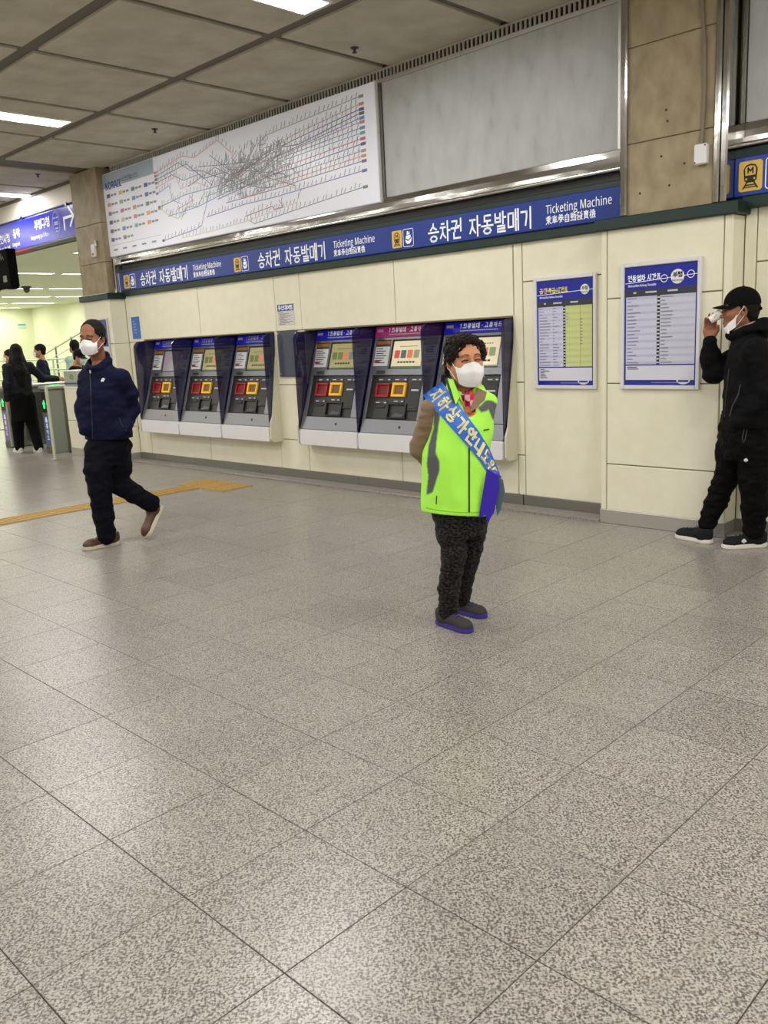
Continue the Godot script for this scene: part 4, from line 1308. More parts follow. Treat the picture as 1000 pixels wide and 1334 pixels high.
# ---------------------------------------------------------------- timetable posters
func poster(at: Vector3, w: float, h: float, label: String, big: bool) -> void:
	var t := thing("timetable_poster", label, "poster", at, 0.0, "timetable posters")
	var f := S()
	var b := .028
	bx(f, Vector3(0, 0, 0), Vector3(b, h, .022), .004)
	bx(f, Vector3(w - b, 0, 0), Vector3(w, h, .022), .004)
	bx(f, Vector3(b, 0, 0), Vector3(w - b, b, .022), .004)
	bx(f, Vector3(b, h - b, 0), Vector3(w - b, h, .022), .004)
	part("frame", f, mat(c8(226, 227, 232), .3, .15), t)
	var gl := .07
	put("sheet", box(Vector3(b, b, .002), Vector3(w - b, h - b, .010), .001), mat(c8(36, 46, 158), gl), t)
	var x0 := b + .012
	var x1 := w - b - .012
	var y1 := h * .735
	var y0 := h * .20
	var xm := lerpf(x0, x1, .46 if big else .47)
	var left := mat(c8(206, 208, 232), gl)
	var right := mat(c8(204, 206, 226) if big else c8(206, 214, 150), gl)
	put("dark_heading", box(Vector3(x0 - .012, y1, .0095), Vector3(x1 + .012, y1 + h * .055, .0108), .0002), mat(c8(58, 60, 78), gl), t)
	put("table_left", box(Vector3(x0, y0, .0095), Vector3(xm, y1, .0108), .0002), left, t)
	put("table_right", box(Vector3(xm + .022, y0, .0095), Vector3(x1, y1, .0108), .0002), right, t)
	put("hour_column", box(Vector3(xm, y0, .0095), Vector3(xm + .022, y1, .0109), .0002), mat(c8(48, 48, 60), gl), t)
	put("footer", box(Vector3(x0, h * .075, .0095), Vector3(x1, h * .19, .0108), .0002), mat(c8(216, 217, 232), gl), t)
	var k := Inked.new()
	k.st = S()
	var rng := RandomNumberGenerator.new()
	rng.seed = 4 if big else 9
	var rows := 19 if big else 20
	var ink := lin(c8(146, 148, 170))
	for r in rows:
		var y := lerpf(y1 - .012, y0 + .012, float(r) / (rows - 1))
		if r % 2 == 0:
			k.line(Vector2(x0 + .008, y), Vector2(xm - .008, y), .017, lin(c8(188, 191, 220)))
			k.line(Vector2(xm + .03, y), Vector2(x1 - .008, y), .017, lin(c8(190, 192, 212) if big else c8(196, 204, 136)))
		var nl := rng.randi_range(2, 7)
		for j in nl: k.line(Vector2(x0 + .012 + j * .014, y), Vector2(x0 + .021 + j * .014, y), .0075, ink, .0003)
		if big or r in [2, 3, 4, 5]:
			for j in (rng.randi_range(2, 6) if big else 1): k.line(Vector2(xm + .032 + j * .014, y), Vector2(xm + .041 + j * .014, y), .0075, ink, .0003)
		if not big:
			for j in rng.randi_range(1, 4): k.line(Vector2(lerpf(x0, xm, .6) + j * .014, y), Vector2(lerpf(x0, xm, .6) + .009 + j * .014, y), .0075, ink, .0003)
			if r > 3 and r < 13: k.line(Vector2(lerpf(xm, x1, .62), y), Vector2(lerpf(xm, x1, .66), y), .009, ink, .0003)
		k.line(Vector2(xm + .007, y), Vector2(xm + .015, y), .009, lin(c8(214, 214, 220)), .0004)
	if not big: k.line(Vector2(lerpf(xm, x1, .6), y0), Vector2(lerpf(xm, x1, .6), y1), .002, lin(c8(120, 126, 100)), .0003)
	for r in (2 if big else 6):
		k.line(Vector2(x0 + .014, h * .178 - r * .013), Vector2(x0 + .045 + rng.randf() * .05, h * .178 - r * .013), .006, lin(c8(70, 72, 90)), .0003)
	k.line(Vector2(x0 + .2, h * .054), Vector2(x1 - .12, h * .054), .006, lin(c8(120, 128, 200)), .0003)
	for e in [[.3, .5], [.12, .2], [.62, .8]]: k.line(Vector2(lerpf(x0, x1, e[0]), y1 + h * .03), Vector2(lerpf(x0, x1, e[1]) - .03, y1 + h * .03), .011, lin(c8(200, 202, 214)), .0003)
	var pm := part("small_print", k.st, M.print, t)
	pm.position.z = .0112
	# heading: title, line, station circle
	var Z := Transform3D(Basis(), Vector3(0, 0, .0112))
	var title_y := h * .855
	if big:
		korean("lettering", "전동열차 시간표", h * .047, h * .0385, h * .0062, Z * Transform3D(Basis(), Vector3(x0 + .012, title_y, 0)), M.white_print, t, .76, .4)
	else:
		korean("lettering", "급행", h * .045, h * .042, h * .007, Z * Transform3D(Basis(), Vector3(x0 + .012, title_y, 0)), mat(c8(250, 214, 190), .4), t, .95)
		korean("lettering", "특급시간표", h * .045, h * .042, h * .0065, Z * Transform3D(Basis(), Vector3(x0 + .09, title_y, 0)), mat(c8(250, 240, 60), .4), t, .95)
	latin("small_lettering", "Metropolitan Railway Timetable", h * .017, Z * Transform3D(Basis(), Vector3(x0 + .014, title_y - h * .034, 0)), M.white_print, t, .72)
	var ln := S()
	ribbon(ln, Vector2(x0 - .008, title_y - h * .014), Vector2(x1 + .008, title_y - h * .014 + (.03 if big else .02)), .0035, flat(Z), Vector3.BACK)
	part("line", ln, M.white_print, t)
	var cx := x1 - (.128 if big else .060)
	var cy := title_y + h * .012
	var cs := S()
	var cr := h * .055 if big else h * .044
	slab(cs, disc(cx, cy, cr, cr, 28), Z * Transform3D(Basis(), Vector3(0, 0, .0004)), .0006)
	var circle := part("station_circle", cs, mat(c8(238, 240, 246), .2), t)
	korean("lettering", "부평", cr * .75, cr * .72, cr * .13, Z * Transform3D(Basis(), Vector3(cx - cr * .72, cy - cr * .12, .0014)), M.black_print if big else mat(c8(110, 120, 30), .5), circle, .95)
	latin("small_lettering", "Bupyeong", cr * .3, Z * Transform3D(Basis(), Vector3(cx, cy - cr * .5, .0014)), M.black_print, circle, .85, true)
	if big:
		for ex in [cx - .095, cx + .092]:
			var rg := S()
			var rp := disc(ex, cy - (.006 if ex < cx else -.008), cr * .5, cr * .5, 18)
			for i in 18: ribbon(rg, rp[i], rp[(i + 1) % 18], .004, flat(Z), Vector3.BACK)
			part("neighbour_ring", rg, M.white_print, t)
	var tb := S()
	var half := PackedVector2Array()
	for i in 13: half.append(Vector2(x1 - .075 + cos(PI + PI * i / 12) * .05, h * .076 + sin(PI + PI * i / 12) * .03))
	slab(tb, half, Z, .0005)
	part("logo_field", tb, mat(c8(222, 224, 236), .2), t)
	var lg := S()
	ribbon(lg, Vector2(x1 - .105, h * .066), Vector2(x1 - .045, h * .066), .014, flat(Z * Transform3D(Basis(), Vector3(0, 0, .0008))), Vector3.BACK)
	part("logo", lg, mat(c8(36, 60, 160), .3), t)

func build_wall_things() -> void:
	poster(Vector3(-1.284, .981, 0), .555, .853, "framed blue express timetable poster with a yellowish right column, nearer to the machines", false)
	poster(Vector3(-.435, .997, .17), .583, .862, "larger framed blue train timetable poster on the pillar beside the man drinking", true)
	# narrow poster on the left pillar
	var p := thing("pillar_poster", "narrow framed blue and white poster on the left pillar behind the walking man's head", "poster", Vector3(-7.98, 1.15, .22))
	put("frame", box(Vector3(-.03, -.02, 0), Vector3(.30, .71, .016), .004), M.steel, p)
	put("blue_field", box(Vector3(0, .35, .014), Vector3(.27, .69, .018), .001), mat(c8(40, 44, 150), .2), p)
	put("white_field", box(Vector3(0, 0, .014), Vector3(.27, .345, .018), .001), mat(c8(206, 208, 224), .2), p)
	# junction box with its cable
	var j := thing("junction_box", "small white plastic junction box on the concrete pillar", "junction box", Vector3(.125, 2.42, .16))
	put("box_body", box(Vector3(-.042, 0, 0), Vector3(.042, .122, .045), .006), M.white, j)
	var sc := S()
	for q in [[-.032, .012], [.032, .11]]: tube(sc, [Vector3(q[0], q[1], .04), Vector3(q[0], q[1], .0465)], .005, 8)
	part("screw", sc, M.dark, j)
	var cb := S()
	var pts := []
	for i in 25:
		var y := 2.538 + i * (3.70 - 2.538) / 24.0
		pts.append(Vector3(.118 + .025 * sin((y - 2.5) * 3.2) - .03 * (y - 2.5), y, .172))
	tube(cb, pts, .0135, 8)
	var cable := part("cable", cb, mat(c8(128, 118, 100), .5), self)
	cable.name = numbered("cable_conduit")
	tag(cable, "grey cable running up the concrete pillar from the white junction box", "cable")
	# bolts and holes in the concrete
	var holes := thing("anchor_holes", "small dark anchor holes scattered on the concrete pillar by the junction box", "anchor holes", Vector3(0, 0, .16))
	for q in [[-.13, 2.80], [-.16, 2.52], [.0, 2.45], [-.31, 2.31], [-.1, 2.33], [-.12, 2.73]]:
		var st := S()
		lathe(st, [Vector2(.0005, .003), Vector2(.007, .003), Vector2(.008, 0)], Transform3D(Basis(Vector3.RIGHT, PI / 2), Vector3(q[0], q[1], .0)), 10)
		part("anchor_hole", st, M.dark, holes)
	# little white sensor on the left pillar
	var s := thing("wall_sensor", "small white sensor box with red mark on the left concrete pillar", "sensor", Vector3(-7.96, 2.635, .14))
	put("sensor_body", box(Vector3(-.045, 0, 0), Vector3(.045, .16, .04), .008), M.white, s)
	put("red_mark", box(Vector3(-.02, .02, .039), Vector3(.02, .05, .041), .0005), mat(c8(200, 60, 50), .5), s)
	put("bracket", box(Vector3(.045, .12, .005), Vector3(.09, .2, .03), .004), M.steel, s)
	# hanging black cabinet at the left edge
	var d := thing("hanging_monitor", "black hanging cabinet with grey script at the left edge of the photograph, before the gates", "monitor", Vector3(-8.99, 2.29, 1.0))
	put("cabinet", box(Vector3(-.55, .02, -.12), Vector3(.345, .50, .0), .012), mat(c8(14, 14, 14), .85, 0.0, .2), d)
	for x in [-.35, .25]: put("foot", box(Vector3(x - .09, .0, -.11), Vector3(x + .09, .03, -.01), .01), mat(c8(14, 14, 14), .85, 0.0, .2), d)
	put("pole", box(Vector3(-.33, .5, -.09), Vector3(-.27, 1.41, -.03), .01), M.dark, d)
	put("grey_label", box(Vector3(.14, .09, .0), Vector3(.25, .17, .002), .0005), mat(c8(130, 132, 126), .5), d)
	var w := S()
	for e in [[.02, .34, .08, .42], [.08, .42, .10, .36], [.10, .36, .16, .45], [.16, .45, .15, .37], [.15, .37, .2, .41], [.2, .41, .22, .37], [-.02, .38, .02, .34]]:
		ribbon(w, Vector2(e[0], e[1]), Vector2(e[2], e[3]), .012, flat(Transform3D(Basis(), Vector3(0, 0, .001))), Vector3.BACK)
	part("script", w, mat(c8(92, 92, 92), .5), d)

# ---------------------------------------------------------------- gates and the hall beyond
func gate(x: float, label: String, banner: Color) -> void:
	var t := thing("ticket_gate", label, "ticket gate", Vector3(x, 0, .3), 0.0, "ticket gates")
	var side := mat(c8(116, 118, 108), .45, .25)
	put("gate_body", box(Vector3(-.13, .0, -1.6), Vector3(.13, .93, 0), .02), side, t)
	put("gate_top", box(Vector3(-.14, .93, -1.62), Vector3(.14, .985, .02), .015), M.steel, t)
	put("side_panel", box(Vector3(.128, .1, -1.35), Vector3(.135, .86, -.25), .003), M.steel_dark, t)
	put("edge_trim", box(Vector3(.105, .02, -.02), Vector3(.14, .93, .015), .008), M.steel, t)
	put("plinth", box(Vector3(-.12, 0, -1.58), Vector3(.12, .09, .005), .004), M.steel_dark, t)
	put("reader_field", box(Vector3(-.085, .60, .0), Vector3(.07, .9, .008), .004), M.dark, t)
	var st := S()
	slab(st, PackedVector2Array([Vector2(-.03, .66), Vector2(.02, .66), Vector2(.02, .72), Vector2(.045, .72), Vector2(-.005, .79), Vector2(-.055, .72), Vector2(-.03, .72)]), Transform3D(Basis(), Vector3(0, 0, .008)), .003)
	part("arrow_light", st, tinted(c8(40, 230, 110), .3, 1.5), t)
	put("banner", box(Vector3(-.08, .12, .0), Vector3(.075, .56, .006), .002), mat(banner, .5), t)
	korean("lettering", "교통카드", .07, .0, .01, Transform3D(Basis(), Vector3(-.035, .46, .0068)), M.white_print, t)
	for k in 3: korean("lettering", ["통", "카", "드"][k], .07, .07, .01, Transform3D(Basis(), Vector3(-.035, .37 - k * .09, .0068)), M.white_print, t)
	put("indicator", box(Vector3(-.05, .985, -.25), Vector3(.05, .995, -.12), .003), tinted(c8(40, 230, 110), .3, 1.2), t)

func build_gates() -> void:
	gate(-9.69, "steel ticket gate cabinet nearest the cream pedestal, with green arrow and blue banner", c8(70, 96, 170))
	gate(-11.20, "steel ticket gate cabinet at the left edge, with a green arrow and violet banner", c8(140, 120, 180))
	# low cream wall with the gate head on it
	var lw := structure("partition", "low cream wall between the ticket gates and the left pillar", "low wall")
	put("wall_core", box(Vector3(-9.15, 0, -.3), Vector3(-8.31, .94, .20)), M.cream_core, lw)
	for r in [[-9.17, .1, -8.30, .5], [-9.17, .5, -8.30, .96]]:
		put("panel", box(Vector3(r[0] + .003, r[1] + .003, .20), Vector3(r[2] - .003, r[3] - .003, .22), .004), M.cream, lw)
		put("panel", box(Vector3(-9.17, r[1] + .003, -.3), Vector3(-9.15, r[3] - .003, .218), .004), M.cream, lw)
	put("top_plate", box(Vector3(-9.18, .955, -.31), Vector3(-8.30, .975, .225), .004), M.cream, lw)
	put("skirting_strip", box(Vector3(-9.165, 0, .2), Vector3(-8.3, .1, .226), .003), M.steel, lw)
	var hd := thing("gate_head", "pale grey gate head with green pictogram standing on the low cream wall", "gate head", Vector3(-9.0, .977, .1))
	put("head_body", box(Vector3(-.19, 0, -.16), Vector3(.19, .22, .1), .02), mat(c8(176, 180, 172), .35, .3), hd)
	put("lit_top", box(Vector3(-.195, .205, -.165), Vector3(.195, .225, .105), .008), M.white, hd)
	put("blue_stripe", box(Vector3(-.185, .03, .098), Vector3(.19, .055, .103), .001), mat(c8(60, 66, 140), .4), hd)
	put("reader_face", box(Vector3(-.194, .03, -.15), Vector3(-.188, .2, .09), .002), M.dark, hd)
	var st := S()
	slab(st, disc(.06, .135, .06, .042, 20), Transform3D(Basis(), Vector3(0, 0, .1)), .003)
	part("green_pictogram", st, mat(c8(110, 160, 60), .4), hd)
	var nt := thing("taped_notice", "orange and white paper notice taped to the edge of the low cream wall", "notice", Vector3(-9.172, .46, .13))
	put("orange_paper", box(Vector3(-.004, 0, -.08), Vector3(-.0005, .50, .07), .0008), mat(c8(196, 104, 60), .6), nt)
	put("white_paper", box(Vector3(-.008, .17, -.07), Vector3(-.004, .33, .06), .0008), mat(c8(232, 232, 228), .6), nt)
	# glass barrier with a bright post
	var gb := thing("glass_barrier", "low glass barrier with a pale upright post before the low cream wall", "barrier", Vector3(-8.86, 0, .62))
	var po := S()
	tube(po, [Vector3(0, 0, 0), Vector3(0, 1.0, 0)], .02, 12)
	part("post", po, mat(c8(214, 214, 190), .25, .4), gb)
	put("pane", box(Vector3(.02, .06, -.005), Vector3(.45, .96, .005), .001), M.glass, gb)
	put("post_foot", box(Vector3(-.045, 0, -.045), Vector3(.045, .012, .045), .004), M.steel, gb)
	# stair rail and landing rails in the hall
	var rail := mat(c8(190, 200, 186), .35, .5)
	var rl := thing("stair_railing", "pale metal stair railing with glass in the hall beyond the gates", "railing", Vector3(0, 0, -6.6))
	var q := S()
	tube(q, [Vector3(-26.8, 1.25, 0), Vector3(-25.4, 1.32, 0), Vector3(-18.2, 2.9, 0)], .025, 8)
	part("handrail", q, mat(c8(176, 182, 164), .35, .4), rl)
	for k in 7:
		var s2 := S()
		var x := -25.2 + k * 1.15
		tube(s2, [Vector3(x, 0, 0), Vector3(x, 1.36 + (x + 25.4) * .222, 0)], .03, 8)
		part("baluster", s2, mat(c8(110, 118, 110), .35, .5), rl)
	for k in 4:
		var s3 := S()
		tube(s3, [Vector3(-26.8, .28 + k * .26, 0), Vector3(-25.4, .30 + k * .26, 0), Vector3(-18.2, 1.85 + k * .26, 0)], .022, 8)
		part("rail_bar", s3, M.white, rl)
	for zz in [[-5.2, "white railing running low across the hall beyond the gates"]]:
		var r2 := thing("hall_railing", zz[1], "railing", Vector3(0, 0, zz[0]))
		for k in 3:
			var s4 := S()
			tube(s4, [Vector3(-26.5, 1.28 - k * .3, 0), Vector3(-12, 1.28 - k * .3, -1.4)], .025, 8)
			part("rail_bar", s4, rail, r2)
		for k in 8:
			var s5 := S()
			var x := -26.0 + k * 1.9
			tube(s5, [Vector3(x, 0, -(x + 26.5) / 14.5 * 1.4), Vector3(x, 1.28, -(x + 26.5) / 14.5 * 1.4)], .028, 8)
			part("baluster", s5, rail, r2)
	var sg := thing("wall_notice", "small blue and white notice on the far yellow green end wall", "notice", Vector3(-27.29, 2.27, -7.0))
	put("notice_sheet", box(Vector3(0, .06, -.14), Vector3(.01, .22, .14), .003), mat(c8(196, 222, 216), .5), sg)
	put("notice_heading", box(Vector3(.009, .17, -.13), Vector3(.013, .21, .13), .001), mat(c8(90, 150, 170), .5), sg)
	var cm := thing("dome_camera", "dark dome camera under the pale green ceiling beyond the gates", "camera", Vector3(-17.6, 3.0, -3.1))
	var dm := S()
	lathe(dm, [Vector2(.001, 0), Vector2(.11, 0), Vector2(.11, -.03), Vector2(.08, -.04), Vector2(.07, -.1), Vector2(.035, -.14), Vector2(.001, -.15)], Transform3D(), 18)
	part("dome", dm, M.mid, cm)

# ---------------------------------------------------------------- people
var cloth_n: NoiseTexture2D
func cloth(col: Color, rough := 0.85, sheen := 0.12) -> StandardMaterial3D:
	var m := mat(col, rough, 0.0, 0.25)
	m.rim_enabled = true
	m.rim = sheen
	m.rim_tint = 0.6
	if cloth_n == null: cloth_n = noise_tex(41, 256, 0.06, 3, [], true, 2.0)
	m.normal_enabled = true
	m.normal_texture = cloth_n
	m.normal_scale = 0.35
	return tri(m, Vector3.ONE * 9.0, false)

func skin(col: Color) -> StandardMaterial3D:
	var m := mat(col, 0.55, 0.0, 0.4)
	m.subsurf_scatter_enabled = true
	m.subsurf_scatter_strength = 0.08
	return m

func head_field(jaw := 1.0, mouth_open := 0.0) -> Field:
	var f := Field.new()
	f.ell(Vector3(0, .032, -.014), Vector3(.075, .089, .097), .03)
	f.ell(Vector3(0, -.038, .022), Vector3(.060 * jaw, .078, .063), .03)
	f.cap(Vector3(-.008, -.098, .058), Vector3(.008, -.098, .058), .019, .019, .03)
	for s in [-1.0, 1.0]:
		f.cap(Vector3(s * .052 * jaw, -.055, .0), Vector3(s * .018, -.096, .052), .02, .018, .03)
		f.ell(Vector3(s * .038, -.024, .058), Vector3(.026, .024, .025), .02)
		f.ell(Vector3(s * .077, -.008, -.014), Vector3(.010, .033, .019), .008, Basis(Vector3.UP, s * .35))
		f.ell(Vector3(s * .081, -.004, -.010), Vector3(.006, .018, .009), .006, Basis(), true)
	f.cap(Vector3(-.034, .024, .076), Vector3(.034, .024, .076), .013, .013, .02)
	f.cap(Vector3(0, .014, .084), Vector3(0, -.030, .103), .008, .012, .014)
	for s in [-1.0, 1.0]:
		f.ell(Vector3(s * .012, -.035, .092), Vector3(.010, .008, .011), .008)
	f.cap(Vector3(-.02, -.063 + mouth_open, .082), Vector3(.02, -.063 + mouth_open, .082), .0065, .0065, .006)
	f.cap(Vector3(-.016, -.075, .081), Vector3(.016, -.075, .081), .0075, .0075, .006)
	f.cap(Vector3(0, -.05, -.02), Vector3(0, -.2, -.042), .050, .056, .03)
	for s in [-1.0, 1.0]:
		f.ell(Vector3(s * .031, .003, .099), Vector3(.019, .011, .016), .012, Basis(), true)
	for s in [-1.0, 1.0]:
		f.ell(Vector3(s * .031, .003, .078), Vector3(.015, .009, .0115), .005)
	return f

# eyes as lid slits with lashes, and brows, laid on the face
func face_marks(par: Node3D, f: Field, xf: Transform3D, brow: Material, lash: Material, droop := 0.0, arch := .004) -> void:
	for s in [-1.0, 1.0]:
		var pts := []
		var bp := []
		for i in 7:
			var t := i / 6.0
			var x: float = s * lerpf(.017, .046, t)
			pts.append(xf * drape(f, x, .001 + arch * sin(PI * t) - droop * t, .0006, .16))
			bp.append(xf * drape(f, s * lerpf(.014, .052, t), .024 + .006 * sin(PI * minf(t * 1.2, 1.0)) - .004 * t, .001, .16))
		var st := S()
		tube(st, pts, .0029, 6)
		part("eye", st, lash, par)
		var q := S()
		tube(q, bp, .0034, 6, .0016)
		part("eyebrow", q, brow, par)

func mask_part(par: Node3D, f: Field, xf: Transform3D, m: Material, top := -.006, bottom := -.112, bulge := .02, wide := .066, fold := true, strap := true, narrow := .0) -> void:
	var rows := []
	for j in 11:
		var t := j / 10.0
		var row := []
		for i in 19:
			var s := i / 9.0 - 1.0
			var a := s * 1.12
			var y0 := bottom + .018 * s * s
			var y1 := top - .016 * absf(s) + .006 * exp(-s * s * 8.0)
			var y := lerpf(y0, y1, t)
			var k := sin(PI * clampf(t * .9 + .08, 0, 1))
			var z := .030 + (.058 + bulge * k) * cos(a) + (.004 + .022 * t * t) * exp(-s * s * 14.0)
			var x := sin(a) / sin(1.12) * (wide + .004 * k) * (1.0 - narrow * (1.0 - t))
			if fold: z += .006 * maxf(0.0, 1.0 - absf(t - .62) * 7.0) * cos(a)
			row.append(xf * Vector3(x, y, z))
		rows.append(row)
	var st := S()
	sheet(st, rows, .0022, xf.basis * Vector3.BACK)
	var mk := part("face_mask", st, m, par)
	if strap:
		for s in [-1.0, 1.0]:
			var q := S()
			tube(q, [xf * Vector3(s * wide, top - .02, .055), xf * Vector3(s * .078, .012, .012), xf * Vector3(s * .084, .022, -.012)], .0016, 6)
			tube(q, [xf * Vector3(s * wide, bottom + .04, .055), xf * Vector3(s * .079, -.045, .012), xf * Vector3(s * .084, -.032, -.012)], .0016, 6)
			part("mask_strap", q, m, mk)

# right hand: wrist at the origin, fingers along y, palm towards z, thumb towards x; mirrored by side = -1
func hand_field(curl: float, side := 1.0, thumb_in := 0.0) -> Field:
	var f := Field.new()
	f.ell(Vector3(0, .048, 0), Vector3(.041, .050, .014), .012)
	f.cap(Vector3(side * .02, .03, .002), Vector3(-side * .022, .035, .002), .014, .013, .012)
	f.cap(Vector3(0, -.04, 0), Vector3(0, .01, 0), .026, .028, .02)
	var xs := [.030, .010, -.010, -.029]
	var ls := [.074, .082, .076, .060]
	for k in 4:
		var p := Vector3(side * xs[k], .082 if k < 3 else .074, .001)
		var a := 0.0
		var dirx: float = side * xs[k] * .9
		var seg: Array = [.44, .31, .25]
		var r := .0092
		for j in 3:
			a += curl * [.55, 1.0, .8][j]
			var q: Vector3 = p + Vector3(dirx * .35, cos(a), sin(a)).normalized() * ls[k] * seg[j]
			f.cap(p, q, r, r - .001, .005)
			p = q
			r -= .001
	var t0 := Vector3(side * .026, .018, .004)
	var t1 := Vector3(side * (.050 - thumb_in * .3), .046, .014 + thumb_in * .4)
	var t2 := Vector3(side * (.058 - thumb_in * .8), .072, .022 + thumb_in * .9)
	f.cap(t0, t1, .015, .011, .012)
	f.cap(t1, t2, .0105, .0088, .005)
	return f

func frame_of(at: Vector3, y: Vector3, z: Vector3) -> Transform3D:
	var yy := y.normalized()
	var x := yy.cross(z).normalized()
	return Transform3D(Basis(x, yy, x.cross(yy).normalized()), at)

func shoe(par: Node3D, heel: Vector3, toe: Vector3, up: Vector3, upper: Material, sole: Material, lace: Material, cell := .006, tall := .1) -> MeshInstance3D:
	var z := (toe - heel).normalized()
	var x := up.cross(z).normalized()
	var sc := heel.distance_to(toe) / .275
	var xf := Transform3D(Basis(x, z.cross(x), z).scaled_local(Vector3.ONE * sc), heel)
	var f := Field.new()
	f.ell(Vector3(0, .05, .05), Vector3(.036, .05, .05), .03)
	f.cap(Vector3(0, .05, .07), Vector3(0, .034, .21), .040, .034, .03)
	f.ell(Vector3(0, .034, .222), Vector3(.043, .032, .05), .03)
	f.cap(Vector3(0, .06, .062), Vector3(0, tall, .052), .040, .043, .03)
	f.cut(Vector3.DOWN, Vector3(0, .014, 0))
	f.cut(Vector3.UP, Vector3(0, tall + .012, 0))
	var o := put("shoe", netted(f, cell, xf), upper, par)
	var st := S()
	var prof := [[0.0, .0], [.004, .018], [.02, .033], [.05, .039], [.10, .037], [.15, .041], [.20, .046], [.235, .044], [.26, .032], [.273, .014], [.277, .0]]
	for lay in [[.0, .006, .94], [.006, .022, 1.04], [.022, .028, 1.0]]:
		var poly := PackedVector2Array()
		for e in prof: poly.append(Vector2(e[1] * lay[2], (e[0] - .137) * (1.0 + (lay[2] - 1.0) * .5) + .137))
		for i in range(prof.size() - 2, 0, -1): poly.append(Vector2(-prof[i][1] * lay[2], (prof[i][0] - .137) * (1.0 + (lay[2] - 1.0) * .5) + .137))
		slab(st, poly, xf * Transform3D(Basis(Vector3.RIGHT, Vector3.BACK, Vector3.DOWN), Vector3(0, lay[1], 0)), lay[1] - lay[0])
	part("sole", st, sole, o)
	if lace != null:
		var q := S()
		for k in 4:
			var zz := .115 + k * .024
			var y := .086 - (zz - .1) * .14
			tube(q, [xf * Vector3(-.024, y - .006, zz), xf * Vector3(0, y + .004, zz + .004), xf * Vector3(.024, y - .006, zz)], .0034 * sc, 6)
		tube(q, [xf * Vector3(0, .092, .11), xf * Vector3(.02, .105, .10), xf * Vector3(.035, .09, .115)], .0028 * sc, 6)
		part("lace", q, lace, o)
	return o

func ring(f: Field, c: Vector3, rx: float, rz: float, y_back: float, y_front: float, yaw: float, open: float, r: float, n := 14) -> void:
	var pts := []
	for i in n + 1:
		var a := lerpf(open, TAU - open, float(i) / n)
		var fr := (cos(a) + 1.0) / 2.0
		pts.append(c + Basis(Vector3.UP, yaw) * Vector3(sin(a) * rx, lerpf(y_back, y_front, fr), cos(a) * rz))
	for i in n: f.cap(pts[i], pts[i + 1], r, r, .012)

func arm(f: Field, pts: Array, rs: Array, k := .02) -> void:
	f.chain(pts, rs, k)

func in_poly(p: Vector2, poly: PackedVector2Array) -> bool:
	return Geometry2D.is_point_in_polygon(p, poly)

# body under the clothes: one continuous surface from the joints of the pose
func body_under(to: Array, hip: Vector3, chest: Vector3, neck: Vector3, arms: Array, legs: Array, sh: Array) -> void:
	var b := Field.new()
	b.cap(hip, chest, .085, .105, .05)
	b.cap(chest, neck, .10, .055, .05)
	for i in 2:
		b.cap(chest.lerp(neck, .6), sh[i] + Vector3(0, -.012, 0), .052, .028, .03)
		b.chain([sh[i] + Vector3(0, -.012, 0)] + arms[i], [.028, .029, .024], .02)
		b.chain(legs[i], [.062, .040, .030], .03)
		b.cap(hip, legs[i][0], .08, .065, .05)
	b.net(.018, to)

